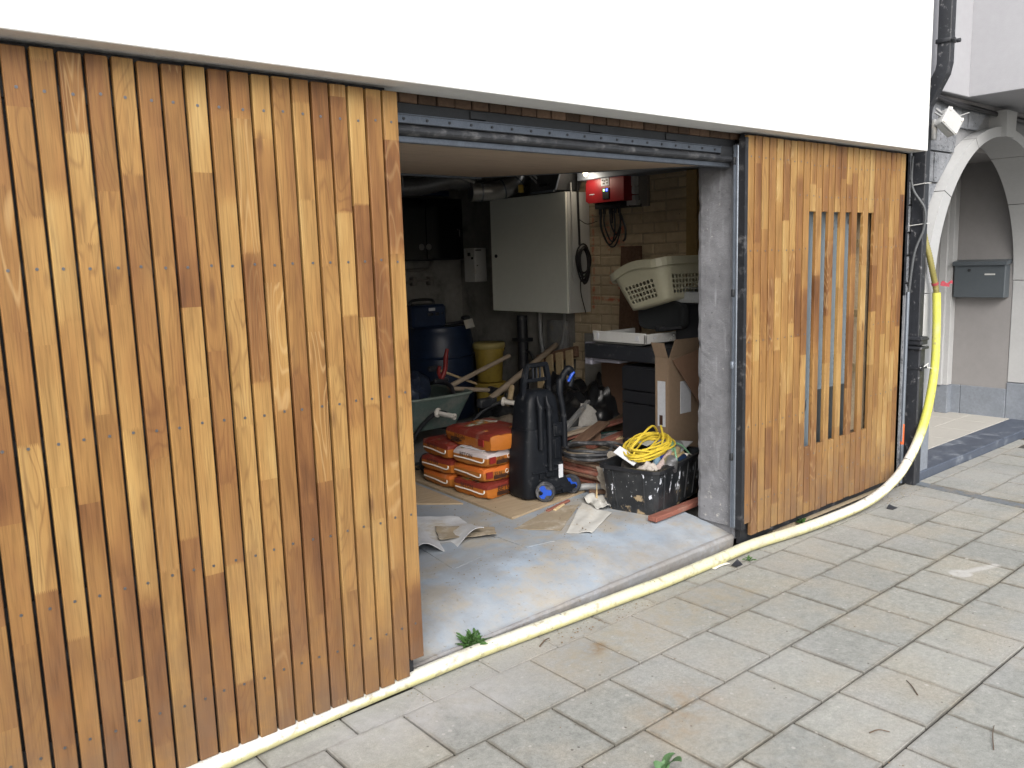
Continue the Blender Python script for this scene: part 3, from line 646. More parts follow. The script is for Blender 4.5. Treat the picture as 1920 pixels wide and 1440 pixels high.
q = G(); q.tube([(3.625,.012,1.22),(3.622,.012,.02)], .0115, 10); cdt = tag(obj('conduit', q, GALV), 'thin grey conduit with an orange mark standing right of the slatted cladding', 'conduit')
q = G(); q.tube([(3.6235,.012,.40),(3.623,.012,.27)], .0119, 10, caps=False); obj('orange_mark', q, pm('orange_paint', (.55,.11,.03), .6, var=.3, scale=40), cdt)

# ================================================================= NEIGHBOUR HOUSE WITH ARCHED PORCH
nb = thing('neighbour_house', 'neighbouring house with grey stone wall, pale arched porch and white upper storey', 'building', (5., .1, 0))
def np_(name, g, m, **k): return obj(name, g, m, nb, w=True, **k)
AX, AZ, RI = 4.985, 1.20, 1.03
FY = .0
def arch_pt(r, a, rz=None): return (AX+r*cos(a), AZ+(rz or r)*sin(a))
ro, roz = 1.155, 1.095
# voussoirs of the pale arch band: left leg, three arch stones each side, key
cuts = [0, .62, 1.12, 1.50]
def arch_piece(a0, a1, y0, y1, ri, riz, r_o, r_oz, n=9):
    g = G(); v = []; f = []
    for i in range(n+1):
        a = a0+(a1-a0)*i/n
        for r, rz, y in ((ri, riz, y0), (r_o, r_oz, y0), (r_o, r_oz, y1), (ri, riz, y1)):
            x, z = arch_pt(r, a, rz); v.append((x, y, z))
    for i in range(n):
        for k in range(4): f.append((i*4+k, i*4+(k+1) % 4, i*4+4+(k+1) % 4, i*4+4+k))
    f += [(3,2,1,0), tuple(n*4+k for k in range(4))]
    return g.add(v, f, True)
for side in (0, 1):
    for i in range(len(cuts)-1):
        a0, a1 = cuts[i]+.003, cuts[i+1]-.003
        if side == 0: a0, a1 = pi-a1, pi-a0
        np_('arch_stone', arch_piece(a0, a1, FY, .26, RI, RI, ro, roz), ARCHW)
g = G(); g.prism([(AX-.075,FY-.03,AZ+RI-.005),(AX+.075,FY-.03,AZ+RI-.005),(AX+.095,FY-.03,2.40),(AX-.095,FY-.03,2.40)], (0,.28,0)); np_('keystone', g, ARCHW)
for sx in (-1, 1):
    xa, xb = AX+sx*RI, AX+sx*(ro)
    g = G(); g.box((xa,FY,.36), (xb,.26,AZ-.003), .004); np_('arch_leg', g, ARCHW)
    g = G(); g.box((xa-sx*.006,FY-.006,.0), (xb,.262,.355), .004); np_('plinth_stone', g, BLUEPL2)
# stone wall: irregular courses
bed = G()
zc = [0,.2,.42,.66,.86,1.08,1.27,1.44,1.58,1.745,1.89,2.085,2.25,2.41]
g = G(); g.box((3.66,.085,0), (AX-ro-.0,.3,2.42)); 
pts = [(3.66,AZ)]+[]
wallpoly = [(AX-ro*.995*cos(t*pi/2/12), AZ+roz*.995*sin(t*pi/2/12)) for t in range(13)]
v = [(AX-ro*.995,.085,2.42)]; 
fan = G()
for i in range(12):
    (xa, za), (xb, zb) = wallpoly[i], wallpoly[i+1]
    fan.prism([(xa,.085,za),(xb,.085,zb),(xb,.085,2.42),(xa,.085,2.42)], (0,.215,0))
    fan.prism([(2*AX-xb,.085,zb),(2*AX-xa,.085,za),(2*AX-xa,.085,2.42),(2*AX-xb,.085,2.42)], (0,.215,0))
g.add(fan.v, fan.f); g.box((AX+ro*.995,.085,0), (7.5,.3,2.42)); np_('wall_core', g, pm('grey_lime_mortar', (.23,.235,.245), .95, var=.15, bump=.4))
for i in range(len(zc)-1):
    za, zb = zc[i]+.006, zc[i+1]-.006; x = 3.68-rng.uniform(0,.1)
    while x < 5.9:
        wd_ = rng.uniform(.24,.44); xa, xb = max(3.68, x), x+wd_-.012; x += wd_
        # clip by the arch
        zm = za
        def xl(z): return AX-(ro+.012)*sqrt(max(0, 1-((z-AZ)/(roz+.012))**2)) if z > AZ else AX-ro-.012
        if xa > AX: continue
        if za >= AZ+roz+.01: xe0 = xe1 = xb
        else: xe0 = min(xb, xl(za)); xe1 = min(xb, xl(min(zb, AZ+roz)))
        if xe0-xa < .04: continue
        xe1 = max(xe1, xe0)
        j = rng.uniform(.0,.012)
        q = G(); q.prism([(xa,.052+j,za),(xe0,.052+j,za),(xe1,.052+j,zb),(xa,.052+j,zb)], (0,.05,0)); np_('stone_block', q, STONE)
    
# porch inside
g = G(); g.box((3.80,-.02,-.02), (6.02,.222,.055), .004); g.box((5.2,-.0205,.0), (5.204,.2225,.0555)); np_('porch_step', g, BLUEST)
tg = G(); tg.box((0,0,0), (.396,.296,.03), .002)
tm = tg.mesh('floor_tile', BEIGET)
for i in range(6):
    for j in range(3): obj('floor_tile', tm, parent=nb, loc=(3.72+i*.4-5.+(.0 if j % 2 else .0),   .225+j*.3-.1, .026))
g = G(); g.box((6.02,.262,0), (6.2,.90,2.5)); np_('porch_side_wall', g, NGREY)
g = G(); g.box((6.005,.264,.05), (6.03,.62,.30), .003); g.box((6.005,.623,.05), (6.03,.75,.30), .003); np_('porch_plinth', g, BLUEPL2)
g = G(); g.box((3.7,.80,0), (6.02,.95,2.5)); np_('porch_back_wall', g, NGREY)
g = G(); g.box((5.93,.70,.30), (6.018,.80,2.3), .004); g.box((5.90,.74,.30), (5.932,.80,2.3), .004); np_('door_surround', g, ARCHW)
g = G(); g.box((5.925,.695,.055), (6.018,.80,.298), .004); np_('door_surround_plinth', g, BLUEPL2)
g = G(); g.box((3.7,.26,2.165), (6.1,.95,2.42)); np_('porch_ceiling', g, NGREY)
g = G(); g.box((3.70,.30,0), (3.8,.90,2.42)); np_('porch_left_wall', g, NGREY)
# upper storey and bay
g = G(); g.box((3.66,0,2.432), (4.34,.6,7), .004); np_('upper_wall', g, NWHITE)
g = G(); g.box((4.34,-.9,2.432), (9.0,.6,7), .004); np_('bay_wall', g, NWHITE)
g = G(); g.box((3.66,.05,2.40), (9.0,.6,2.43)); np_('bay_soffit_board', g, NGREY)
q = G(); q.tube(smooth_path([(3.80,-.0,2.40),(3.95,.03,2.408),(4.2,.035,2.392),(4.7,.04,2.385),(5.3,.04,2.375),(6.2,.04,2.37)], 5), .016, 8); q.tube(smooth_path([(3.85,.02,2.40),(4.3,.03,2.375),(4.9,.035,2.372),(5.6,.04,2.365)], 5), .009, 8); tag(obj('cable_run', q, CABLEB), 'black cable clipped along the wall under the neighbouring white bay', 'cable')
# mailbox
mb = thing('mailbox', 'grey-blue metal mailbox with sloped lid on the porch side wall', 'mailbox', (5.96,.48,1.06))
g = G(); g.box((5.915,.285,1.06), (6.02,.68,1.325), .004); obj('body', g, MAILB, mb, w=True)
g = G(); g.prism([(5.895,.275,1.325),(6.02,.275,1.338),(6.02,.275,1.372),(5.902,.275,1.358)], (0,.415,0)); obj('lid', g, MAILB, mb, w=True)
g = G(); g.box((5.911,.36,1.245), (5.9155,.44,1.258), .001); obj('name_plate', g, WHITEPL, mb, w=True)
g = G(); g.cyl((5.905,.56,1.285), (5.916,.56,1.285), .012, 10); obj('lock', g, DARK, mb, w=True)
g = G(); g.box((5.899,.42,1.338), (5.906,.55,1.344)); obj('lid_slot', g, WHITEPL, mb, w=True)
# junction box hanging on the downpipe
jb = thing('junction_box', 'tilted white junction box hanging by its cables from the downpipe bend', 'junction box', (3.80,-.10,2.215), (radians(-18), radians(40), radians(-30)))
g = G(); g.box((-.062,-.028,-.062), (.062,.022,.062), .007); obj('body', g, JBOX, jb)
g = G(); g.box((-.066,-.044,-.066), (.066,-.029,.066), .006); obj('cover', g, JBOX, jb)
for x, z in ((-.05,-.05),(.05,-.05),(.05,.05),(-.05,.05)):
    q = G(); q.box((x-.006,-.05,z-.012), (x+.006,-.0445,z+.012), .002); obj('clip', q, STITCH, jb)
q = G(); q.cyl((-.03,0,.06), (-.03,0,.085), .014, 10); q.cyl((.03,0,.06), (.03,0,.08), .012, 10); obj('cable_gland', q, JBOX, jb)
q = G(); q.tube([(.03,0,.08),(.08,-.03,.15)], .0025, 6); obj('wire', q, JBOX, jb)
q = G(); q.tube(smooth_path([(3.745,-.055,2.30),(3.755,-.08,2.275),(3.775,-.09,2.255),(3.79,-.1,2.245)], 4), .008, 8); q.tube(smooth_path([(3.74,-.05,2.28),(3.75,-.075,2.26),(3.78,-.10,2.24)], 4), .006, 8); q.box((3.735,-.06,2.12), (3.765,-.035,2.24), .004)
tag(obj('cable_tail', q, CABLEG), 'short grey cable tails between the white junction box and the downpipe', 'cable')

# ================================================================= YELLOW HOSE
hp_ = [(-1.9,-.012,.028),(-1.2,-.006,.028),(-.85,-.002,.028),(-.5,.02,.028),(-.2,.032,.028),(.1,.034,.028),(.3,.034,.028),(.67,.016,.028),(1.0,.0,.029),(1.3,-.014,.029),(1.65,-.012,.028),(1.98,-.012,.03),(2.35,-.052,.03),(2.7,-.074,.032),(2.98,-.082,.042),(3.2,-.08,.07),(3.42,-.082,.145),(3.62,-.082,.295),(3.755,-.08,.49),(3.835,-.076,.735),(3.862,-.066,.96),(3.865,-.06,1.1),(3.862,-.056,1.205)]
HP = smooth_path(hp_, 8)
hose = thing('hose', 'long yellow hose, white with dust, along the wall foot and up past the downpipe', 'hose', (1.,0,0))
g = G(); g.tube(HP, [.0275 if p[2] < .3 else .0275-.003*min(1, (p[2]-.3)/.5) for p in HP], 16); obj('sleeve', g, HOSE, hose, w=True)
RP = smooth_path([(3.862,-.056,1.19),(3.855,-.052,1.24),(3.82,-.045,1.335),(3.795,-.03,1.44),(3.79,-.0,1.55),(3.80,.03,1.7),(3.80,.04,1.95)], 14)
g = G(); g.tube(RP, [.0165+.0025*(i % 2) for i in range(len(RP))], 12); obj('ribbed_end', g, RIBBED, hose, w=True)
for cc, tt in (((.672,.021,.029), (.99,-.06,0)), ((3.50,-.082,.198), (.78,0,.62))):
    T = Vector(tt).normalized(); c0 = Vector(cc); q = G(); q.tube([c0-T*.003, c0+T*.003], .0285, 16); obj('joint_ring', q, CABLEG, hose, w=True)
q = G(); T = Vector((-.35,.1,1)).normalized(); c0 = Vector((3.848,-.05,1.262)); q.tube([c0-T*.008, c0+T*.008], .0215, 12)
q.sheet(lambda u, v: (3.86+.10*u, -.08-.03*u, 1.262+.018*(v-.5)+.008*sin(u*9)), 10, 2); q.sheet(lambda u, v: (3.86+.06*u, -.078-.03*u, 1.255+.012*(v-.5)-.01*u), 8, 2)
tag(obj('red_tape', q, REDTAPE), 'red tape tied round the hose where its sleeve ends', 'tape')
# ================================================================= GARAGE: BRICK WALL AND WHAT HANGS ON IT
bw = thing('brick_wall', 'old lime-washed brick wall with red spray marks on the right side of the garage', 'wall', (3.3, 2., .1))
g = G(); g.box((3.212,.3,0), (3.40,4.03,2.42)); obj('mortar_bed', g, MORTAR, bw, w=True)
q = G(); q.box((-.05,-.102,-.0325), (.05,.102,.0325), .006); b1 = q.mesh('brick', BRICK)
q = G(); q.box((-.05,-.048,-.0325), (.05,.048,.0325), .006); b2 = q.mesh('brick', BRICK)
for r in range(28):
    z = .175+r*.0755; y = 1.02+(.108 if r % 2 else 0)
    while y < 2.50:
        hd = (r % 4 == 2 and rng.random() < .5)
        ln = .096 if hd else .204
        obj('brick', b2 if hd else b1, parent=bw, loc=(3.2565-3.3+rng.uniform(-.004,.004), y+ln/2-2., z-.1+rng.uniform(-.003,.003)), rot=(rng.uniform(-.012,.012), rng.uniform(-.02,.02), rng.uniform(-.015,.015)))
        y += ln+.012
g = G(); g.sheet(lambda u, v: (3.205-.006*mnoise.noise(Vector((u*12, v*14, 3))), 2.49+1.54*u, .1+2.3*v), 30, 40); obj('plastered_part', g, OLDWALL, bw, w=True)
inv = thing('solar_inverter', 'red wall box with blue and green lights and black cables below', 'inverter', (3.12,1.98,1.86))
g = G(); g.prism([(3.03,1.79,1.885),(3.03,1.79,2.10),(3.03,2.14,2.10),(3.03,2.17,2.02),(3.03,2.17,1.90),(3.03,2.14,1.885)], (.165,0,0)); obj('housing', g, REDMET, inv, w=True)
g = G(); g.box((3.024,1.93,1.905), (3.031,1.995,1.985), .002); obj('display', g, BLACKPL, inv, w=True)
q = G(); q.box((3.0215,1.972,1.962), (3.0245,1.984,1.977)); obj('green_light', q, LEDG, inv, w=True)
q = G(); q.box((3.0215,1.942,1.962), (3.0245,1.956,1.977)); obj('blue_light', q, LEDB, inv, w=True)
q = G(); q.box((3.026,1.93,2.0), (3.031,2.01,2.06), .001); st_ = obj('sticker', q, LABEL, inv, w=True)
q = G(); 
for a, b, z in ((1.94,1.96,2.035),(1.965,1.98,2.03),(1.985,2.0,2.035),(1.94,1.955,2.015),(1.97,1.99,2.012)): q.box((3.0245,a,z), (3.0262,b,z+.01))
obj('sticker_print', q, INK, st_, w=True)
q = G(); q.box((3.0275,2.08,1.945), (3.0302,2.13,1.951)); obj('maker_line', q, LABEL, inv, w=True)
g = G(); g.box((3.05,1.84,1.84), (3.19,2.10,1.8848), .004); 
for y in (1.88,1.92,1.97,2.03,2.07): g.cyl((3.08,y,1.80), (3.08,y,1.845), .012, 8)
obj('connector_block', g, BLACKPL, inv, w=True)
g = G()
for (ya, yb, dp_, dx) in ((1.88,2.06,.26,0),(1.90,2.03,.22,.02),(1.92,2.07,.24,-.015),(1.885,1.97,.17,.01)):
    g.tube(smooth_path([(3.08+dx,ya,1.82),(3.085+dx,ya-.005,1.82-dp_*.5),(3.09,ya*.75+yb*.25,1.82-dp_*.93),(3.09,(ya+yb)/2,1.82-dp_),(3.09,ya*.25+yb*.75,1.82-dp_*.86),(3.085,yb+.005,1.82-dp_*.45),(3.08,yb,1.82)], 5), .006, 6)
g.tube([(3.10,1.97,1.84),(3.10,1.97,1.73)], .007, 6); g.tube(smooth_path([(3.10,1.90,1.82),(3.13,1.87,1.70),(3.14,1.88,1.62),(3.14,1.90,1.60)], 5), .008, 6)
g.tube([(3.12,1.82,1.855),(3.17,1.74,1.85)], .012, 6); obj('cable', g, CABLEB, inv, w=True)
mt = thing('electric_meter', 'pale electricity meter on a grey backboard beside the red wall box', 'meter', (3.17,1.80,1.85))
g = G(); g.box((3.165,1.69,1.84), (3.20,1.875,2.09), .003); obj('backboard', g, pm('grey_backboard', (.22,.20,.175), .7), mt, w=True)
g = G(); g.box((3.11,1.765,1.985), (3.166,1.858,2.075), .006); g.box((3.115,1.765,1.93), (3.166,1.858,1.983), .004); obj('meter_body', g, WHITEPL, mt, w=True)
g = G(); g.box((3.118,1.765,1.875), (3.166,1.858,1.922), .004); g.box((3.112,1.745,1.85), (3.16,1.84,1.885), .003); obj('terminal_cover', g, WHITEPL, mt, w=True)
g = G(); g.box((3.1085,1.79,2.04), (3.1115,1.84,2.06)); obj('meter_display', g, CHAR, mt, w=True)
q = G(); 
for z in (1.945,1.96,2.015): q.box((3.109 if z > 1.99 else 3.1135,1.82,z), (3.1125 if z > 1.99 else 3.1155,1.85,z+.005))
obj('meter_print', q, INK, mt, w=True)
g = G(); g.box((2.99,.32,2.055), (3.19,2.22,2.20), .004); tag(obj('beam', g, GREYMET), 'blue-grey steel beam running along the top of the garage brick wall', 'beam')
ll = bpy.data.lights.new('lamp_light', 'POINT'); llo = bpy.data.objects.new('lamp_light', ll); COL.objects.link(llo); llo.location = (2.93,2.085,2.055); ll.energy = 0.8; ll.shadow_soft_size = .05; ll.color = (1., .86, .68)
lp = thing('wall_lamp', 'small lit lamp glowing under the ceiling at the back of the garage', 'lamp', (3.02,2.28,2.12))
g = G(); g.lathe([(.006,-.01),(.015,.0),(.019,.014),(.016,.032),(.008,.042)], 14, Matrix.Translation((2.96,2.10,2.085))); obj('bulb', g, LAMP, lp, w=True)
g = G(); g.box((2.93,2.07,2.13), (2.99,2.13,2.145), .003); g.box((2.94,2.09,2.145), (2.98,2.11,2.42)); obj('fitting', g, OCHRE, lp, w=True)
q = G(); q.prism([(3.13,1.76,.14),(3.13,1.985,.14),(3.165,1.945,1.56),(3.165,1.762,1.56)], (.028,0,0)); tag(obj('scaffold_board', q, PLANK), 'dark brown board leaning upright against the garage brick wall', 'board')
q = G(); q.box((3.13,1.225,.14), (3.19,1.315,2.052), .004); tag(obj('timber_post', q, OCHRE), 'yellowish timber post against the brick wall beside the concrete pillar', 'post')
cb = thing('wall_cabinet', 'big pale grey-green metal cabinet with a small lock on the garage wall', 'cabinet', (3.07,2.76,1.06))
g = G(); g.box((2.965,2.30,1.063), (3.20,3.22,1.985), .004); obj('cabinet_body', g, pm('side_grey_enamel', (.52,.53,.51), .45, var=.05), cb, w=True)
g = G(); g.box((2.945,2.302,1.064), (2.9635,3.218,1.984), .004); dr = obj('door', g, CABW, cb, w=True)
g = G(); g.cyl((2.946,3.15,1.52), (2.936,3.15,1.52), .014, 12); obj('lock', g, DARK, dr, w=True)
# black cables on the cabinet's side
cl = thing('cable_coil', 'coil of dark cable hanging beside the pale wall cabinet', 'cable', (3.08,2.27,1.3))
g = G()
for i in range(9):
    rx, rz = .052+rng.uniform(-.012,.022), .115+rng.uniform(-.025,.03); cx, cz = 3.085+rng.uniform(-.012,.012), 1.445+rng.uniform(-.02,.02)
    g.tube([(cx+rx*cos(t)*(1+.15*sin(t)), 2.275-.004*i+.004*sin(3*t), cz+rz*sin(t)) for t in [2*pi*k/28 for k in range(28)]], .0065, 6, closed=True)
obj('loops', g, CABLEB, cl, w=True)
g = G(); g.tube(smooth_path([(3.07,2.285,1.58),(3.065,2.285,1.75),(3.06,2.285,1.9),(3.055,2.28,2.08)], 4), .009, 6); g.tube(smooth_path([(3.07,2.28,1.34),(3.06,2.27,1.22),(3.08,2.26,1.12),(3.09,2.25,1.06)], 5), .004, 6); g.tube(smooth_path([(3.06,2.28,1.78),(3.12,2.25,1.74),(3.18,2.2,1.76)], 5), .003, 6); obj('tail', g, CABLEB, cl, w=True)
q = G(); q.tube(smooth_path([(2.99,2.288,2.05),(2.995,2.285,1.85),(2.99,2.28,1.6),(2.995,2.285,1.35),(3.01,2.285,1.30)], 5), .005, 6); tag(obj('white_cable', q, WHITEPL), 'thin white cable down the side of the pale wall cabinet', 'cable')
hd = thing('ceiling_hood', 'dark sheet-metal box under the ceiling above the wall cabinet', 'duct box', (3.0,2.6,2.0))
g = G(); g.prism([(2.88,2.34,2.0),(2.88,2.62,1.995),(2.88,2.62,2.42),(2.88,2.16,2.42)], (.25,0,0)); obj('sheet_box', g, pm('dull_zinc', (.09,.095,.1), .5, .4), hd, w=True)
g = G(); g.box((2.872,2.355,1.985), (2.88,2.62,2.0)); g.tube([(2.876,2.335,2.0),(2.876,2.16,2.40)], .008, 6); obj('edge_strip', g, GREYMET, hd, w=True)

# ================================================================= BACK WALL
bc = thing('glass_cabinet', 'black glass-fronted cabinet on the back wall of the garage', 'cabinet', (2.6,3.8,1.5))
g = G(); g.box((1.7,3.62,1.50), (2.955,4.0,2.025), .006); obj('cabinet_body', g, BLACKPL, bc, w=True)
g = G(); g.box((1.71,3.606,1.51), (2.55,3.619,2.015), .002); g.box((2.56,3.606,1.51), (2.945,3.619,2.015), .002); obj('glass_door', g, GLASSB, bc, w=True)
g = G(); g.box((2.90,3.597,1.70), (2.91,3.606,1.76), .002); g.cyl((2.885,3.605,1.76), (2.885,3.598,1.76), .006, 8); obj('handle', g, SCREW, bc, w=True)
g = G()
for x in (2.50, 2.575): g.lathe([(.02,-.004),(.028,0),(.024,.004)], 14, Matrix.Translation((x,3.602,1.615)) @ Matrix.Rotation(pi/2, 4, 'X'))
obj('dial', g, pm('dull_dial', (.10,.10,.10), .4), bc, w=True)
eb = thing('fuse_box', 'small grubby white box with black switches beside the wall cabinet', 'fuse box', (3.15,3.66,1.29))
g = G(); g.box((3.06,3.60,1.30), (3.195,3.76,1.60), .006); obj('body', g, WHITEPL, eb, w=True)
g = G(); g.box((3.05,3.66,1.53), (3.062,3.69,1.56)); g.box((3.05,3.62,1.50), (3.062,3.64,1.52)); g.box((3.08,3.592,1.44), (3.09,3.602,1.45)); g.box((3.07,3.592,1.575), (3.13,3.601,1.585)); obj('switch', g, BLACKPL, eb, w=True)
dt = thing('ventilation_duct', 'shiny bent aluminium ventilation duct under the garage ceiling', 'duct', (2.9,3.0,2.0))
g = G(); DP = smooth_path([(2.62,3.05,2.03),(2.76,3.0,2.035),(2.90,2.95,2.06),(3.0,2.9,2.12),(3.03,2.86,2.22),(3.03,2.85,2.40)], 5); g.tube(DP, .075, 20); obj('duct_bend', g, SILVER, dt, w=True)
g = G(); 
for i in (3, 9, 15): T = (DP[i+1]-DP[i]).normalized(); g = G(); g.tube([DP[i]-T*.006, DP[i]+T*.006], .079, 20); obj('duct_ring', g, GALV, dt, w=True)
fd = thing('flexible_duct', 'dark flexible duct running under the ceiling above the glass cabinet', 'duct', (2.3,3.2,2.0))
FP = smooth_path([(1.3,3.5,2.06),(1.8,3.4,2.06),(2.2,3.25,2.07),(2.45,3.12,2.12),(2.6,3.1,2.12),(2.66,3.1,2.2),(2.66,3.1,2.4)], 9)
g = G(); g.tube(FP, [.068+.005*(i % 2) for i in range(len(FP))], 16); obj('duct_tube', g, pm('dark_foil', (.12,.125,.13), .45, .4, var=.25), fd, w=True)
g = G(); g.tube(smooth_path([(1.5,3.3,2.17),(2.0,3.2,2.20),(2.4,3.05,2.16),(2.62,3.0,2.1)], 6), .012, 8); g.tube([(2.0,3.1,2.42),(2.02,3.1,2.05)], .006, 6); g.tube([(2.12,3.05,2.42),(2.10,3.05,2.12)], .006, 6); g.tube(smooth_path([(1.6,2.9,2.3),(2.1,2.8,2.22),(2.6,2.9,2.25)], 6), .009, 8); obj('hung_pipe', g, CABLEG, fd, w=True)
q = G(); q.box((2.0,3.45,2.03), (2.7,3.52,2.07), .004); tag(obj('blue_wrap', q, NAVY), 'blue wrapped length of pipe lying on top of the glass cabinet', 'pipe')
cbn = thing('cable_bundle', 'bundle of pale cables sagging from the ceiling above the wall cabinet', 'cables', (2.95,2.55,2.0))
for i in range(9):
    o_ = i*.026; g = G(); g.tube(smooth_path([(2.76+o_,2.62-.02*i,2.20),(2.84+o_,2.58-.02*i,2.12),(2.90+o_,2.54-.02*i,2.045),(2.93+o_,2.52-.02*i,1.995)], 4), .0085, 7)
    obj('cable', g, WHITEPL if i % 3 else CABLEG, cbn, w=True)
g = G(); g.box((2.86,2.40,2.03), (3.10,2.5,2.05)); obj('clamp', g, DARK, cbn, w=True)
q = G(); q.box((2.79,2.66,2.0), (2.84,2.665,2.06)); tag(obj('yellow_tag', q, YELPL), 'yellow tag hanging among the cables above the wall cabinet', 'tag')
br = thing('barrel', 'dark blue plastic barrel in the back corner of the garage', 'barrel', (2.66,3.64,.13))
g = G(); g.lathe([(.26,0),(.29,.02),(.30,.1),(.305,.4),(.30,.68),(.285,.76),(.27,.79),(.275,.81),(.25,.815)], 32); obj('shell', g, NAVY, br)
g = G(); 
for z in (.25, .55): g.lathe([(.304,z-.012),(.312,z),(.304,z+.012)], 32, cap=False)
obj('hoop', g, NAVY, br)
tb = thing('tool_box', 'dark blue machine box with a pale sticker on top of the barrel', 'tool box', (2.42,3.5,.948), (0,0,radians(-6)))
g = G(); g.box((-.17,-.13,0), (.15,.12,.19), .02); obj('body', g, NAVY, tb)
g = G(); g.box((-.02,-.136,.14), (.04,-.130,.165), .002); obj('sticker', g, LABEL, tb); g = G(); g.box((-.03,-.137,.10), (.02,-.130,.125), .003); g.box((.04,-.137,.10), (.075,-.130,.125), .003); g.cyl((.105,-.131,.115), (.105,-.139,.115), .008, 8); obj('knob', g, BLACKPL, tb)
g = G(); g.tube(smooth_path([(-.12,0,.18),(-.1,0,.225),(.08,0,.225),(.1,0,.18)], 5), .012, 8); obj('handle', g, BLACKPL, tb)
q = G(); q.tube(smooth_path([(2.52,3.42,.962),(2.62,3.38,.965),(2.74,3.40,.975),(2.80,3.45,1.0)], 5), .016, 8); q.box((2.76,3.38,.955), (2.83,3.44,1.02), .01); tag(obj('power_tool', q, CHAR), 'dark hand tool lying on the lid of the blue barrel', 'tool')
q = G(); q.sheet(lambda u, v: (2.72+.1*u, 3.345-.03*v-.01*sin(u*4), .99-.07*v+.012*u), 5, 4, .001); tag(obj('paper_note', q, PAPER), 'small paper label draped over the rim of the blue barrel', 'label')
q = G(); q.tube(smooth_path([(2.30,3.9,1.45),(2.42,3.9,1.25),(2.50,3.88,1.08),(2.52,3.8,.97)], 5), .018, 8); tag(obj('crowbar', q, pm('rusty_steel', (.14,.09,.06), .7)), 'rusty bar leaning against the back wall behind the blue barrel', 'bar')
q = G(); q.tube(smooth_path([(2.0,3.95,1.42),(2.7,3.95,1.42),(2.82,3.95,1.45),(2.86,3.95,1.55)], 5), .016, 8); q.tube([(2.2,3.96,1.30),(2.84,3.96,1.33)], .013, 8); 
for x in (2.35, 2.62, 2.80): q.box((x,3.93,1.28), (x+.04,4.0,1.36), .006)
tag(obj('wall_pipe', q, pm('dull_pipe', (.16,.15,.14), .6)), 'grubby pipes clipped along the back wall under the glass cabinet', 'pipe')
yb = thing('yellow_bin', 'dirty yellow lidded tub standing on another beside the blue barrel', 'tub', (2.925,3.27,.455))
def bin_geo(h, r0, r1):
    g = G(); g.lathe([(r0*.95,0),(r0,.012),(r1,h-.04),(r1+.008,h-.04),(r1+.01,h-.005),(r1*.6,h)], 24); return g
obj('tub', bin_geo(.30, .108, .125), YELPL, yb); g = G(); g.lathe([(.134,.285),(.142,.292),(.142,.325),(.132,.335),(.06,.338)], 24); obj('lid', g, pm('faded_yellow', (.40,.33,.12), .55, var=.15), yb)
yb2 = thing('yellow_bin', 'lower dirty yellow tub on the floor beneath the lidded one', 'tub', (2.925,3.27,.132)); obj('tub', bin_geo(.31, .11, .128), YELPL, yb2); g = G(); g.lathe([(.136,.29),(.142,.296),(.142,.312),(.13,.316)], 24); obj('lid', g, YELPL, yb2)
g = G(); g.cyl((3.08,3.0,.14), (3.08,3.0,1.02), .045, 14); g.box((3.02,2.93,.80), (3.14,3.07,.83), .004); g.tube(smooth_path([(3.08,2.95,.72),(3.05,2.86,.70),(3.06,2.82,.6),(3.07,2.8,.45)], 5), .012, 8); tag(obj('standpipe', g, CHAR), 'dark water pipe with a bent outlet below the wall cabinet', 'pipe')
g = G(); g.tube(smooth_path([(3.15,2.85,1.06),(3.14,2.83,.8),(3.13,2.75,.55),(3.14,2.7,.3)], 5), .02, 8); g.tube(smooth_path([(3.15,2.55,1.06),(3.15,2.57,.9),(3.14,2.62,.7)], 5), .012, 8); g.box((3.16,2.55,.72), (3.195,2.78,.98), .003); tag(obj('wall_conduit', g, CABLEG), 'grey pipes and a plate on the wall below the pale cabinet', 'pipe')

# ================================================================= PALLET, RUBBISH AND LOOSE STUFF AT THE RIGHT BACK
pl = thing('pallet', 'pale wooden pallet leaning against the wall behind the pressure washer', 'pallet', (3.03,2.53,.43), (radians(-13), radians(10), 0))
g = G(); g.box((-.012,-.22,0), (.006,.22,.34)); g.v = [p for p in g.v]
for i in range(4):
    y = .165-i*.115; q = G(); q.box((-.03,y-.038,-.26), (-.012,y+.038,.30), .003); obj('slat', q, PALE, pl)
for z in (.24, -.1):
    q = G(); q.box((-.0115,-.24,z), (.03,.22,z+.085), .003); obj('crossbar', q, PLANK, pl)
hb = G(); 
def heap(c, s, seed, n=22, m=12):
    def f(u, v):
        a = 2*pi*u; b = pi/2*v; d = Vector((cos(a)*cos(b), sin(a)*cos(b), sin(b)))
        k = 1+.30*mnoise.noise(d*2.2+Vector((seed, 0, 0)))+.13*mnoise.noise(d*6+Vector((0, seed, 0)))
        return (c[0]+s[0]*d.x*k, c[1]+s[1]*d.y*k, c[2]+s[2]*max(0, d.z)*k)
    return f
hb.sheet(heap((2.82,2.2,.13), (.30,.34,.33), 3), 44, 18); tag(obj('rubbish_bag', hb, BAGBLK), 'large crumpled black plastic sack between the washer and the desk', 'sack')
hb = G(); hb.sheet(heap((2.93,1.98,.13), (.20,.24,.42), 8), 36, 16); tag(obj('rubbish_bag', hb, BAGBLK), 'taller black plastic sack slumped beside the grey board', 'sack')
hb = G(); hb.sheet(heap((2.55,2.45,.13), (.34,.30,.30), 14), 44, 18); tag(obj('rubbish_bag', hb, BAGBLK), 'low black plastic sack behind the washer and the orange bags', 'sack')
hb = G(); hb.sheet(heap((3.0,2.42,.13), (.17,.30,.40), 17), 36, 16); tag(obj('rubbish_bag', hb, BAGBLK), 'black plastic sack against the wall under the pallet', 'sack')
q = G(); q.box((3.10,2.06,.40), (3.13,2.285,.90), .004); tag(obj('plasterboard', q, OLDWALL), 'scuffed white panel standing behind the black sacks', 'panel')
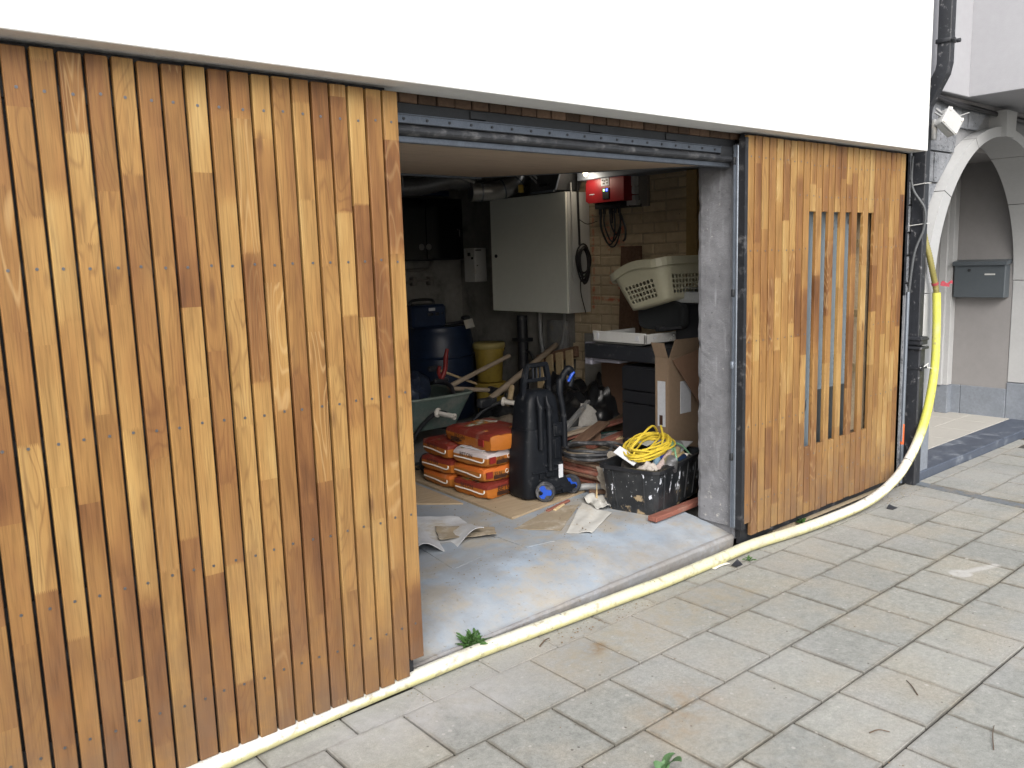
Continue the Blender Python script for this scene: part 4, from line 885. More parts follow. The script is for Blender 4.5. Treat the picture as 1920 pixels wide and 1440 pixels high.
q = G(); q.box((2.95,1.72,.13), (2.98,1.96,.80), .003); tag(obj('fibreboard', q, CARD2), 'dark brown panel standing left of the desk drawers', 'panel')
q = G(); q.sheet(lambda u, v: (2.64+.10*u+.05*v, 1.90-.10*u+.02*v, .27+.17*v*(1-.4*u)+.03*sin(pi*u)-.03*u), 8, 6, .003); tag(obj('paper_sack', q, pm('grey_sack_paper', (.30,.29,.27), .9, var=.2, bump=.4)), 'crumpled pale paper sack propped on the black sacks', 'paper')
q = G(); q.sheet(lambda u, v: (2.75+.34*u, 1.78-.12*u, .24+.14*v*u+.05*v), 8, 5, .004); tag(obj('cardboard_scrap', q, CARD), 'torn beige cardboard scrap beside the pale paper sack', 'cardboard')
ph = thing('pipe_heap', 'loose heap of dirty grey plastic pipes on the garage floor', 'pipes', (2.6,1.8,.13))
for i in range(22):
    y0 = 1.56+.028*i; zb = .145+.011*(i % 4)+.028*(i//5); a = rng.uniform(-.10,.10)
    g = G(); g.tube(smooth_path([(2.28+rng.uniform(-.05,.05),y0-.06+rng.uniform(-.03,.03),zb),(2.5,y0+a*.3,zb+.02+rng.uniform(0,.02)),(2.75,y0+a*.6,zb+.035),(3.05,y0+a+.03,zb+rng.uniform(0,.05))], 5), rng.choice((.011,.014,.018)), 7)
    obj('pipe', g, pm('teal_pipe', (.05,.25,.22), .5, var=.2) if i in (3, 9) else (CABLEG if i % 3 else pm('pale_pipe', (.30,.32,.32), .5, var=.2, dirt=(.2,.17,.13), dscale=9, damt=.3)), ph, w=True)
ps = thing('plank_stack', 'low stack of reddish brown planks behind the black crate', 'planks', (2.2,1.2,.13))
for i in range(7):
    q = G(); x0 = 1.905+rng.uniform(-.022,.022); q.box((x0,.86+rng.uniform(-.03,.02),.1315+i*.021), (x0+.13,1.75,.1315+i*.021+.0165), .002); obj('plank', q, REDWOOD if i % 3 else PLANK, ps, w=True)
    q = G(); q.box((x0+.137,.87,.1315+i*.021), (x0+.27,1.75,.1315+i*.021+.0165), .002); obj('plank', q, PLANK if i % 2 else REDWOOD, ps, w=True)
q = G(); q.box((1.96,.86,.279), (2.32,1.55,.285), .002); tag(obj('hardboard_sheet', q, BPAPER), 'brown hardboard sheet lying on the plank stack', 'board')
hc = thing('hose_coil', 'flat coil of dark dusty hose lying on the plank stack', 'hose', (2.02,1.16,.30))
for k, (rx, ry) in enumerate(((.185,.215),(.175,.20),(.19,.205),(.125,.145))):
    g = G(); cx, cy = rng.uniform(-.015,.015), rng.uniform(-.015,.015)
    g.tube([(cx+rx*cos(t), cy+ry*sin(t), .013+.0105*k+.006*sin(3*t+k)) for t in [2*pi*i/40 for i in range(40)]], .0095, 8, closed=True); obj('loop', g, RUBBER, hc)
g = G(); g.tube(smooth_path([(.10,-.17,.07),(.14,-.24,.06),(.10,-.30,.09),(.06,-.27,.12),(.10,-.2,.1),(.2,-.22,.05)], 6), .0105, 8); obj('loop', g, RUBBER, hc)
q = G(); q.sheet(lambda u, v: (1.74+.2*u+.05*v*mnoise.noise(Vector((u*3, v*3, 1))), .845-.03*sin(u*7)-.06*v+.03*mnoise.noise(Vector((u*5, v*4, 0))), .33-.16*v+.06*u+.03*mnoise.noise(Vector((u*6, v*6, 4)))), 22, 18, .004); tag(obj('dirty_cloth', q, RAG), 'dirty grey-brown cloth hanging over the corner of the planks behind the crate', 'cloth')

# ================================================================= DESK, PRINTER THINGS, BASKET
dk = thing('drawer_desk', 'black desk with a drawer pedestal against the brick wall', 'desk', (2.8,1.25,.13))
g = G(); g.box((2.42,.945,.13), (3.0,1.255,.80), .004); obj('pedestal', g, BLACKPL, dk, w=True)
for za, zb in ((.135,.325),(.33,.565),(.57,.645),(.65,.795)):
    q = G(); q.box((2.402,.95,za), (2.4195,1.25,zb-.004), .003); obj('drawer', q, BLACKPL, dk, w=True)
g = G(); g.box((2.395,.90,.83), (3.12,1.575,.925), .006); obj('desk_top', g, CHAR, dk, w=True)
g = G(); g.box((2.43,1.30,.803), (3.1,1.56,.829), .003); g.box((2.42,1.54,.78), (2.60,1.60,.93), .006); obj('side_panel', g, pm('lilac_grey_panel', (.25,.25,.30), .5), dk, w=True)
tr = thing('white_tray', 'white plastic drawer tray lying on the black desk', 'tray', (2.55,1.27,.93))
g = G(); g.box((2.395,1.045,.945), (2.41,1.50,1.012), .004); g.box((2.395,1.045,.945), (2.80,1.06,1.005), .004); g.box((2.41,1.06,.945), (2.8,1.49,.955)); g.box((2.395,1.485,.945), (2.80,1.50,1.0), .004); obj('tray_shell', g, WHITEPL, tr, w=True)
g = G(); g.box((2.391,1.10,.965), (2.3955,1.125,.995), .001); g.box((2.391,1.44,.96), (2.3955,1.46,1.0), .001); g.box((2.47,1.041,.975), (2.49,1.0455,.983)); obj('clip', g, LABEL, tr, w=True)
g = G(); g.box((2.80,1.043,.945), (3.0,1.058,1.02), .003); g.prism([(2.60,1.03,.95),(2.70,1.03,.95),(2.66,1.03,.99)], (0,.012,0)); obj('tray_end', g, WHITEPL, tr, w=True)
q = G(); q.box((2.44,1.12,.928), (2.9,1.52,.938), .002); tag(obj('flat_screen', q, pm('grey_panel', (.3,.3,.29), .5)), 'thin grey panel lying on the desk under the white tray', 'panel')
ch = thing('chair_back', 'black rounded office chair back lying on the white tray', 'chair', (2.70,1.08,1.015))
def cush(u, v):
    y = -.20+.40*u; z = .19*v; 
    b = .03*(1-(2*u-1)**4)*(1-(2*v-1)**4)
    return (-.10-b+.06*v+.10*(2*u-1)**2, y*(1-.12*(1-v)), z)
bk = []
P_ = []
for i in range(28):
    t = 2*pi*i/28; c_, s_ = cos(t), sin(t); P_.append((0, .185*math.copysign(abs(c_)**.45, c_), .10+.095*math.copysign(abs(s_)**.45, s_)))
g = G(); lay = [(-.115,.80),(-.13,.95),(-.12,1.),(-.08,1.),(-.06,.97)]
v_ = []; f_ = []
for x, k in lay: v_ += [(x, p[1]*k, .10+(p[2]-.10)*k) for p in P_]
for i in range(len(lay)-1):
    for k in range(28): f_.append((i*28+k, i*28+(k+1) % 28, (i+1)*28+(k+1) % 28, (i+1)*28+k))
f_ += [tuple(range(28))[::-1], tuple(range(4*28, 5*28))]
g.add(v_, f_, True); obj('backrest', g, pm('black_fabric', (.012,.014,.016), .9, var=.3, scale=40), ch)
g = G(); g.box((-.14,-.03,-.005), (-.02,.03,.03), .005); g.tube(smooth_path([(-.15,-.02,.01),(-.17,-.10,.02),(-.14,-.18,.03)], 5), .008, 8); obj('bracket', g, DARK, ch)
q = G(); q.box((2.66,.80,.93), (3.14,1.03,1.19), .01); tag(obj('printer', q, BLACKPL), 'black printer on the desk under the tipped laundry basket', 'printer')
q = G(); q.box((2.58,.76,1.195), (3.12,1.10,1.262), .005, Matrix.Translation((0,0,0))); q.sheet(lambda u, v: (2.56+.5*u, .73+.33*v, 1.285-.02*u+.006*sin(u*5)), 8, 3, .002); tag(obj('grey_box_lid', q, pm('pale_grey_lid', (.33,.345,.35), .5)), 'pale grey box lid with papers between the printer and the laundry basket', 'lid')
# laundry basket
lbk = thing('laundry_basket', 'cream plastic laundry basket with round holes tipped on top of the desk pile', 'basket', (2.675,1.05,1.185), (radians(-14), 0, radians(-2)))
def rrect(hx, hy, r, t):
    """point on a rounded rectangle, t in 0..1"""
    L = [2*(hy-r), pi/2*r, 2*(hx-r), pi/2*r, 2*(hy-r), pi/2*r, 2*(hx-r), pi/2*r]; s = t*sum(L); i = 0
    while s > L[i] and i < 7: s -= L[i]; i += 1
    cs = [(-hx+r,-hy+r,pi,1.5*pi),(hx-r,-hy+r,1.5*pi,2*pi),(hx-r,hy-r,0,.5*pi),(-hx+r,hy-r,.5*pi,pi)]
    if i == 0: return (-hx, hy-r-s)
    if i == 2: return (-hx+r+s, -hy)
    if i == 4: return (hx, -hy+r+s)
    if i == 6: return (hx-r-s, hy)
    c = cs[(i-1)//2]; a = c[2]+(c[3]-c[2])*s/L[i]; return (c[0]+r*cos(a), c[1]+r*sin(a))
def bk_pt(t, v):
    a = rrect(.235, .165, .05, t); b = rrect(.30, .225, .08, t); k = v+.06*sin(pi*v)
    return (a[0]*(1-k)+b[0]*k, a[1]*(1-k)+b[1]*k, .235*v)
g = G(); NU, NV = 58, 8
def cell(u0, u1, v0, v1, hole):
    if not hole:
        g.add([bk_pt(*p) for p in [(u0,v0),((u0+u1)/2,v0),(u1,v0),(u1,(v0+v1)/2),(u1,v1),((u0+u1)/2,v1),(u0,v1),(u0,(v0+v1)/2)]], [tuple(range(8))], True); return
    o_ = [(u0,v0),((u0+u1)/2,v0),(u1,v0),(u1,(v0+v1)/2),(u1,v1),((u0+u1)/2,v1),(u0,v1),(u0,(v0+v1)/2)]
    cu, cv = (u0+u1)/2, (v0+v1)/2; i_ = [(cu+(u1-u0)*.40*cos(a), cv+(v1-v0)*.40*sin(a)) for a in [radians(225+45*k) for k in range(8)]]
    g.add([bk_pt(*p) for p in o_+i_], [(k, (k+1) % 8, 8+(k+1) % 8, 8+k) for k in range(8)], True)
for i in range(NU):
    tm_ = (i+.5)/NU
    p_ = bk_pt(tm_, .5); onx = abs(p_[1]) < .125 and abs(p_[0]) > .2; ony = abs(p_[0]) < .20 and abs(p_[1]) > .15
    for j in range(NV): cell(i/NU, (i+1)/NU, j/NV, (j+1)/NV, (onx or ony) and 1 <= j <= 4)
bb = [bk_pt(i/(2*NU), 0) for i in range(2*NU)]; g.add([(p[0], p[1], 0) for p in bb], [tuple(range(2*NU))])
wall_ = obj('basket_wall', g, CREAM, lbk); bm_ = bmesh.new(); bm_.from_mesh(wall_.data); bmesh.ops.remove_doubles(bm_, verts=bm_.verts, dist=.0004); bmesh.ops.recalc_face_normals(bm_, faces=bm_.faces); bm_.to_mesh(wall_.data); bm_.free(); sol = wall_.modifiers.new('thick', 'SOLIDIFY'); sol.thickness = .003; sol.offset = -1
g = G(); rp = [bk_pt(i/72, 1) for i in range(72)]; g.tube([(p[0]*1.03, p[1]*1.03, p[2]-.004+.028*max(0, 1-(p[1]/.16)**2)) for p in rp], 1, sec=[(.014,.018),(.014,-.010),(-.002,-.016),(-.034,.010),(-.034,.016)], closed=True, up=(0,0,1)); obj('rim', g, CREAM, lbk)
# cardboard boxes
cbx = thing('cardboard_box', 'tall open flattened cardboard carton with a white label in front of the desk', 'carton', (2.6,.88,.13))
g = G(); 
g.box((2.39,.868,.13), (2.394,.965,.875)); g.box((2.394,.862,.13), (2.95,.867,.875)); g.box((2.394,.962,.13), (2.95,.966,.875)); obj('carton_wall', g, CARD, cbx, w=True)
g = G(); g.prism([(2.392,.868,.876),(2.392,.965,.876),(2.375,.985,.965),(2.375,.885,.965)], (.003,0,0)); g.prism([(2.40,.862,.876),(2.95,.862,.876),(2.95,.842,.975),(2.42,.835,.985)], (0,.003,0)); obj('flap', g, CARD, cbx, w=True)
g = G(); g.box((2.3875,.885,.45), (2.3902,.945,.73)); lab = obj('label', g, LABEL, cbx, w=True)
g = G(); g.box((2.386,.905,.46), (2.3876,.93,.52)); obj('label_print', g, INK, lab, w=True)
q = G(); q.prism([(2.41,.845,.86),(2.80,.80,.95),(2.85,.80,.40),(2.66,.80,.52)], (.0,.004,0)); tag(obj('cardboard_sheet', q, CARD2), 'reddish brown triangular cardboard sheet leaning on the carton', 'cardboard')
q = G(); q.box((2.50,.857,.52), (2.60,.861,.72)); tag(obj('white_card', q, LABEL), 'white card stuck on the front of the carton', 'card')

# ================================================================= PLYWOOD, BAGS, WHEELBARROW, WASHER
q = G(); q.prism([(1.185,.925,.131),(1.83,1.02,.131),(2.0,2.15,.131),(1.28,2.30,.131)], (0,0,.013)); tag(obj('plywood_sheet', q, PLY), 'big dusty plywood sheet on the floor under the orange bags', 'plywood')
q = G(); q.prism([(.86,1.66,.1312),(1.03,1.47,.1312),(1.17,1.335,.1312),(1.185,1.5,.1312),(1.23,2.2,.1312),(1.0,2.2,.1312)], (0,0,.008)); tag(obj('plywood_offcut', q, PLY), 'smaller plywood offcut left of the big dusty sheet', 'plywood')
ORA, ORB = (.37,.118,.017), (.35,.125,.022); RDT = (.165,.026,.018)
BM = [bag_mat('orange_bag_red_top', ORA, RDT, 1.), bag_mat('orange_bag', ORB, (.50,.13,.025), 5.), bag_mat('orange_bag_pale_top', ORB, (.45,.40,.40), 9.)]
def bag_geo(L, W, H, seed):
    g = G(); n = (16, 12, 5)
    def p(u, v, w):
        e = 1-.22*abs(u)**10; f = 1-.16*abs(v)**10
        cx_ = 1-.025*abs(w)**3-.02*abs(v)**6; cy2 = 1-.03*abs(w)**3-.04*abs(u)**6
        q_ = Vector((u*2, v*2, w*1.4+seed)); d = .006*mnoise.noise(q_*1.3)+.004*mnoise.noise(q_*3.1)
        return (u*L/2*cx_, v*W/2*cy2+d, (w*e*f)*H/2+H/2+d*1.2-.008*(1-abs(w))*0)
    for ax in range(3):
        for sgn in (-1, 1):
            a, b = [(1,2),(0,2),(0,1)][ax]
            def fn(s, t):
                c = [0,0,0]; c[ax] = sgn; c[a] = 2*s-1; c[b] = 2*t-1; return p(*c)
            g.sheet(fn, n[a], n[b])
    return g
TXT = text_geo('BETON ST', .043); TXT2 = text_geo('25 kg', .026); TXT3 = text_geo('BETON', .034)
def place_txt(t, M): q = G(); q.add(t.v, t.f); return xf(q, M)
bags = [ # x, y, z, rot, H, material, label, long-side text
 (1.497,1.415,.1445,4,.094,0,'bottom orange bag at the front corner, printed BETON ST on its side'),
 (1.508,1.424,.237,-1,.092,1,'second orange bag from the floor in the stack beside the washer'),
 (1.498,1.418,.327,5,.093,2,'orange bag with a pale top just under the topmost one'),
 (1.475,1.455,.418,-94,.105,0,'topmost orange and red bag lying crosswise on the stack'),
 (1.500,1.735,.1445,-2,.094,1,'bottom orange bag of the left rear stack by the wheelbarrow'),
 (1.482,1.728,.237,3,.094,0,'middle orange bag of the left rear stack by the wheelbarrow'),
 (1.492,1.715,.329,-4,.095,0,'top orange bag of the left rear stack, printed BETON ST')]
for i, (x, y, z, r, H, mi, lb_) in enumerate(bags):
    L, W = (.46, .30) if i != 3 else (.48, .33)
    t = thing('mortar_bag', lb_, 'bag', (x, y, z), (0, 0, radians(r)), 'orange bags of dry concrete stacked on plywood')
    obj('sack', bag_geo(L, W, H, i*7.), BM[mi], t)
    flip = (i == 3)
    # lettering on the long side that faces the camera
    Ms = Matrix.Translation((-L/2+.075, -W/2-.0085, H*.46)) @ Matrix.Rotation(pi/2, 4, 'X')
    if flip: Ms = Matrix.Translation((-L/2+.12, -W/2-.0085, H*.42)) @ Matrix.Rotation(pi/2, 4, 'X')
    obj('lettering', place_txt(TXT if i in (0, 4, 5, 6) else TXT3 if i == 3 else TXT2, Ms), INK, t)
    q = G()
    for k_, (a_, b_) in enumerate(((.075,.17),(.075,.19),(.075,.16))): q.box((-L/2+a_, -W/2-.0085, H*(.36-.085*k_)), (-L/2+b_, -W/2-.001, H*(.36-.085*k_)+.0045))
    obj('small_print', q, INK, t)
    if i in (1, 2, 3):
        q = G(); q.box((-L/2+(.02 if not flip else L-.11), -W/2-.0085, H*.30), (-L/2+(.065 if not flip else L-.06), -W/2-.001, H*.68)); obj('emblem', q, DRED, t)
    if i == 1 or i == 2:
        q = G()
        for k_ in range(5): q.tube([(-L/2+.17+.034*k_+.011*cos(a), -W/2-.004, H*.55+.011*sin(a)) for a in [2*pi*m_/12 for m_ in range(12)]], .0022, 5, closed=True)
        obj('ring_marks', q, STITCH, t)
    # folded seam with its white paper strip on the end facing left
    q = G(); zz = H*.42
    q.tube(smooth_path([(-L/2-.004,-W/2+.02,zz+.018),(-L/2-.006,-W/2+.035,zz-.004),(-L/2-.006,0,zz+.002),(-L/2-.006,W/2-.03,zz+.004)], 5), 1, sec=[(.0026,.003),(-.0026,.003),(-.0026,-.003),(.0026,-.003)], up=(0,0,1)); obj('seam_strip', q, STITCH, t)
    if i in (0, 2, 5, 6):
        q = place_txt(TXT3, Matrix.Translation((-L/2-.0085, W/2-.08, H*.56)) @ Matrix.Rotation(-pi/2, 4, 'Z') @ Matrix.Rotation(pi/2, 4, 'X')); obj('end_lettering', q, INK, t)
    if i in (1, 2):
        q = G(); q.box((-L/2+.03, -W/2+.05, H-.002), (-L/2+.13, W/2-.04, H+.0045), .002); obj('paper_label', q, LABEL, t)
wb = thing('wheelbarrow', 'grey-green wheelbarrow with white hand grips filled with tools', 'wheelbarrow', (1.9,2.7,.13))
def traypt(t, v, inn=0):
    a = rrect(.21-inn, .33-inn, .06, t); b = rrect(.30-inn, .42-inn, .09, t)
    return (1.875+a[0]*(1-v)+b[0]*v, 2.93-.02*v+a[1]*(1-v)+b[1]*v, .285+.01*inn+.245*v+(.035*(b[1])) * 0)
g = G(); M_ = 56
for v0, v1 in ((0,.3),(.3,.65),(.65,1.)):
    for i in range(M_): 
        g.add([traypt(i/M_, v0), traypt((i+1)/M_, v0), traypt((i+1)/M_, v1), traypt(i/M_, v1)], [(0,1,2,3)], True)
        g.add([traypt(i/M_, v0, .006), traypt((i+1)/M_, v0, .006), traypt((i+1)/M_, v1, .006), traypt(i/M_, v1, .006)], [(3,2,1,0)], True)
for inn in (0, .006): g.add([traypt(i/M_, 0, inn) for i in range(M_)], [tuple(range(M_))])
obj('tray', g, GREENTRAY, wb, w=True)
g = G(); g.tube([Vector(traypt(i/M_, 1)) for i in range(M_)], .011, 8, closed=True); obj('tray_rim', g, pm('faded_green_rim', (.17,.21,.185), .55, var=.15), wb, w=True)
for s, A_ in ((0, [(1.81,2.30,.425),(1.775,2.42,.44),(1.70,2.52,.34),(1.64,2.60,.20),(1.70,2.75,.235),(1.80,3.2,.25),(1.86,3.55,.25)]), (1, [(2.43,2.30,.425),(2.375,2.42,.44),(2.25,2.52,.37),(2.14,2.60,.24),(2.08,2.75,.24),(1.95,3.2,.25),(1.90,3.55,.25)])):
    q = G(); q.tube(smooth_path(A_, 6), .015, 10); obj('frame_tube', q, DARK, wb, w=True)
    a, b = Vector(A_[0]), Vector(A_[1]); d = (a-b).normalized()
    q = G(); q.tube([b-d*.005, b+d*.006, b+d*.012, a, a+d*.012, a+d*.026, a+d*.026], [.034,.034,.019,.019,.022,.022,.008], 14); obj('hand_grip', q, STITCH, wb, w=True)
q = G(); q.lathe([(.05,-.03),(.15,-.035),(.17,-.02),(.17,.02),(.15,.035),(.05,.03)], 24, Matrix.Translation((1.88,3.5,.30)) @ Matrix.Rotation(pi/2, 4, 'Y')); obj('wheel', q, RUBBER, wb, w=True)
for x in (1.66, 2.09):
    q = G(); q.tube(smooth_path([(x,2.62,.26),(x,2.58,.14),(x,2.70,.14),(x,2.78,.26)], 4), .012, 8); obj('leg', q, DARK, wb, w=True)
def pole(name, a, b, r, m, label, cat, extra=None):
    t = thing(name, label, cat, a); q = G(); A, B = Vector(a), Vector(b); d = (B-A); n_ = d.normalized()
    q.tube([A, A+d*.5, B-n_*r, B-n_*.3*r, B], [r, r*.95, r*.95, r*.8, r*.4], 10); obj('shaft', q, m, t, w=True)
    if extra: 
        q = G(); extra(q); obj('head', q, CHAR, t, w=True)
    return t
pole('pickaxe', (2.02,2.62,.575), (2.70,2.72,.735), .019, HANDLE, 'thick worn pickaxe handle rising right over the wheelbarrow tray', 'tool', lambda q: q.tube(smooth_path([(1.98,2.5,.52),(2.02,2.6,.585),(2.0,2.75,.60),(1.95,2.9,.55)], 5), .016, 8))
pole('shovel', (2.317,2.50,.46), (3.107,2.60,.797), .025, HANDLE, 'longest wooden shovel handle slanting up towards the pale pallet', 'tool', lambda q: q.box((2.20,2.47,.40), (2.36,2.53,.47), .01))
pole('mattock', (2.05,2.64,.555), (2.62,2.66,.465), .018, HANDLE, 'level wooden handle across the wheelbarrow, below the two raised ones', 'tool', lambda q: q.tube([(2.42,2.64,.50),(2.56,2.67,.46)], .03, 8))
pole('hammer', (2.47,2.48,.36), (2.53,2.50,.54), .023, PALE, 'short pale wooden hammer handle standing beside the wheelbarrow', 'tool', lambda q: q.box((2.43,2.43,.30), (2.52,2.55,.36), .01))
pole('rake', (1.96,2.70,.71), (2.36,2.72,.545), .010, PALE, 'thin yellowish handle slanting down inside the wheelbarrow', 'tool', lambda q: q.box((1.90,2.68,.69), (1.98,2.72,.73), .01))
lo = thing('loppers', 'red-handled loppers sticking up from the wheelbarrow', 'loppers', (2.0,2.68,.62))
g = G(); g.tube(smooth_path([(2.0,2.68,.63),(2.03,2.67,.70),(2.035,2.66,.80),(2.05,2.66,.85)], 4), [.018]*9+[.014]*3+[.01], 8); g.tube(smooth_path([(2.0,2.68,.63),(1.97,2.67,.68),(1.975,2.66,.73)], 4), .014, 8); obj('handle', g, pm('worn_red_grip', (.22,.02,.02), .5), lo, w=True)
g = G(); g.box((1.93,2.66,.60), (2.06,2.70,.635), .01); obj('blade', g, CHAR, lo, w=True)
q = G(); q.sheet(heap((1.80,2.90,.40), (.20,.26,.30), 21), 36, 16); tag(obj('rubble_sack', q, pm('dark_blue_sack', (.02,.03,.055), .45, var=.4, bump=.6, bscale=20)), 'dark blue rubble sack bulging out of the wheelbarrow tray', 'sack')
q = G(); q.lathe([(.0,-.05),(.045,-.04),(.06,0),(.045,.04),(.0,.05)], 16, Matrix.Translation((1.80,3.0,.87)), cap=False); q.cyl((1.80,3.0,.70), (1.80,3.0,.83), .02, 10); q.lathe([(.07,.62),(.075,.66),(.03,.70)], 14, Matrix.Translation((1.80,3.0,.0))); tag(obj('red_oddment', q, pm('red_plastic', (.45,.02,.02), .4)), 'red bottle half hidden behind the left cladding edge', 'oddment')  # plain red item, its kind not identified
ht = thing('hand_truck', 'small trolley with black rubber wheel just behind the left cladding edge', 'trolley', (1.4,2.1,.13))
for dx in (0, -.36):
    Mw = Matrix.Translation((1.452+dx,2.10,.192)) @ Matrix.Rotation(radians(20), 4, 'Z') @ Matrix.Rotation(pi/2, 4, 'X')
    q = G(); q.lathe([(.036,-.022),(.058,-.024),(.063,-.014),(.063,.014),(.058,.024),(.036,.022)], 24, Mw); ty = obj('tyre', q, RUBBER, ht, w=True)
    q = G(); q.lathe([(.012,.03),(.036,.018),(.036,-.018),(.012,-.02)], 20, Mw); obj('hub', q, CABLEG, ty, w=True)
    q = G(); q.cyl((1.452+dx,2.10,.192), (1.452+dx-.015,2.05,.192), .012, 10); obj('axle_end', q, STEEL, ty, w=True)
g = G(); g.cyl((1.08,2.12,.192), (1.45,2.12,.192), .01, 8); g.box((1.10,2.14,.14), (1.42,2.36,.147)); g.tube([(1.14,2.14,.15),(1.14,2.10,1.1)], .013, 8); g.tube([(1.38,2.14,.15),(1.10,2.12,.70)], .013, 8); obj('frame', g, DARK, ht, w=True)

# pressure washer, its wheeled back towards us
WBLK = pm('washer_black', (.0065,.008,.011), .5, var=.3, scale=18, dirt=(.05,.052,.055), dscale=22, damt=.1, spec=.22)
pw = thing('pressure_washer', 'black pressure washer with blue wheel hubs standing on the plywood', 'pressure washer', (1.578,1.10,.1445), (0,0,radians(-5)))
def loft(secs, n=28, e=.35):
    g = G(); v = []; f = []
    for z, cx, cy, hx, hy in secs:
        for k in range(n):
            t = 2*pi*k/n; c_, s_ = cos(t), sin(t); v.append((cx+hx*math.copysign(abs(c_)**e, c_), cy+hy*math.copysign(abs(s_)**e, s_), z))
    for i in range(len(secs)-1):
        for k in range(n): l = (k+1) % n; f.append((i*n+k, i*n+l, (i+1)*n+l, (i+1)*n+k))
    f += [tuple(range(n))[::-1], tuple((len(secs)-1)*n+k for k in range(n))]
    return g.add(v, f, True)
obj('lower_body', loft([(.012,-.03,.05,.125,.095),(.03,-.03,.05,.135,.10),(.20,-.02,.05,.138,.10),(.34,-.015,.05,.132,.098),(.40,-.01,.05,.125,.094)]), WBLK, pw)
obj('upper_body', loft([(.40,-.01,.055,.122,.09),(.50,-.008,.055,.116,.085),(.565,-.006,.055,.104,.078),(.60,-.005,.055,.08,.06),(.612,-.005,.055,.05,.04)]), WBLK, pw)
g = G(); g.tube(smooth_path([(-.088,.06,.54),(-.088,.06,.62),(-.085,.055,.665),(-.062,.06,.735),(-.055,.06,.745)], 4), 1, sec=[(.014,.012),(-.014,.012),(-.014,-.012),(.014,-.012)], up=(1,0,0)); g.tube(smooth_path([(.088,.06,.54),(.088,.06,.62),(.085,.055,.665),(.075,.06,.735),(.07,.06,.75)], 4), 1, sec=[(.014,.012),(-.014,.012),(-.014,-.012),(.014,-.012)], up=(1,0,0)); g.box((-.068,.045,.737), (.085,.075,.762), .006); g.box((-.08,.05,.655), (.08,.07,.675), .003); obj('handle', g, WBLK, pw)
g = G()
for x in (-.02, .005, .03): g = G(); g.box((x,.058,.675), (x+.01,.066,.738)); obj('handle_rib', g, CHAR, pw)
for x, z0, z1 in ((-.062,.29,.56),(.0,.16,.555)):
    q = G(); q.tube([(x,-.062,z0),(x,-.060,z1-.1),(x,-.058,z1-.03),(x-.006,-.05,z1),(x-.006,-.045,z1+.03)], [.0165,.0165,.0175,.012,.008], 12); q.tube([(x,-.058,z1-.045),(x,-.058,z1-.03)], .022, 12); obj('lance', q, WBLK, pw)
q = G(); q.tube(smooth_path([(.115,-.05,.28),(.112,-.05,.45),(.098,-.045,.56),(.092,-.04,.60)], 5), .017, 10); q.tube([(.094,-.04,.58),(.096,-.04,.66),(.105,-.04,.675)], [.019,.022,.014], 10); obj('spray_gun', q, WBLK, pw)
q = G(); q.tube(smooth_path([(.10,-.04,.65),(.118,-.05,.695),(.140,-.06,.722),(.163,-.06,.705),(.168,-.06,.665),(.155,-.055,.625)], 5), [.019]*10+[.024]*8+[.016]*8, 10); hg = obj('gun_grip', q, WBLK, pw)
q = G(); q.tube(smooth_path([(.135,-.068,.655),(.152,-.078,.69),(.168,-.078,.705)], 4), .009, 8); obj('trigger', q, BLUEPL, hg)
g = G(); g.box((.035,-.056,.345), (.10,-.043,.425), .006); g.box((.045,-.062,.36), (.085,-.055,.41), .004); obj('hatch', g, WBLK, pw)
g = G(); g.box((-.12,-.057,.15), (.10,-.045,.165), .004); g.box((-.075,-.064,.12), (-.045,-.05,.15), .003); g.box((-.03,-.066,.125), (.02,-.05,.155), .003); g.box((.04,-.0565,.22), (.075,-.046,.335), .004); g.box((-.03,-.058,.18), (.1,-.045,.2), .004); obj('moulding', g, WBLK, pw)
g = G(); g.box((.062,-.0575,.105), (.094,-.0545,.185), .001); obj('label', g, LABEL, pw)
g = G(); g.prism([(-.05,-.045,.02),(-.05,-.085,.025),(-.05,-.085,.075),(-.05,-.045,.115)], (.165,0,0)); g.prism([(.05,-.085,.05),(.05,-.105,.03),(.05,-.105,.045),(.05,-.085,.08)], (.07,0,0)); g.cyl((-.005,-.088,.062), (-.005,-.083,.062), .012, 12); g.tube([(-.10,-.09,.052),(.17,-.09,.052)], .012, 8); obj('wheel_block', g, WBLK, pw)
for x, s in ((-.068, -1), (.150, 1)):
    M0 = Matrix.Translation((x,-.06,.0565)) @ Matrix.Rotation(radians(30), 4, 'Z') @ Matrix.Rotation(-pi/2, 4, 'Y')
    if s < 0: M0 = Matrix.Translation((x,-.098,.0565)) @ Matrix.Rotation(radians(42), 4, 'Z') @ Matrix.Rotation(-pi/2, 4, 'Y')
    q = G(); q.lathe([(.040,-.016),(.052,-.017),(.0565,-.009),(.0565,.009),(.052,.017),(.044,.017),(.040,.012)], 28, M0); ty = obj('wheel', q, RUBBER, pw)
    q = G(); q.lathe([(.0,.006),(.041,.006),(.041,.010),(.0,.0105)], 24, M0, cap=False); obj('rim', q, BLACKPL, ty)
    q = G()
    for k in range(3):
        a = 2*pi*k/3+.5; q.prism([(.019*cos(a-1.047), .019*sin(a-1.047), .0108),(.038*cos(a-.42), .038*sin(a-.42), .0108),(.041*cos(a), .041*sin(a), .0108),(.038*cos(a+.42), .038*sin(a+.42), .0108),(.019*cos(a+1.047), .019*sin(a+1.047), .0108),(0,0,.0108)], (0,0,.006), M0)
    obj('hub', q, BLUEPL, ty)
g = G()
for k in range(5): g.tube([(.150+.018*cos(t)+.004*k, .06+.05*sin(t), .31+.075*cos(t+.4)) for t in [2*pi*i/22 for i in range(22)]], .0045, 6, closed=True)
obj('power_cable', g, CABLEB, pw)

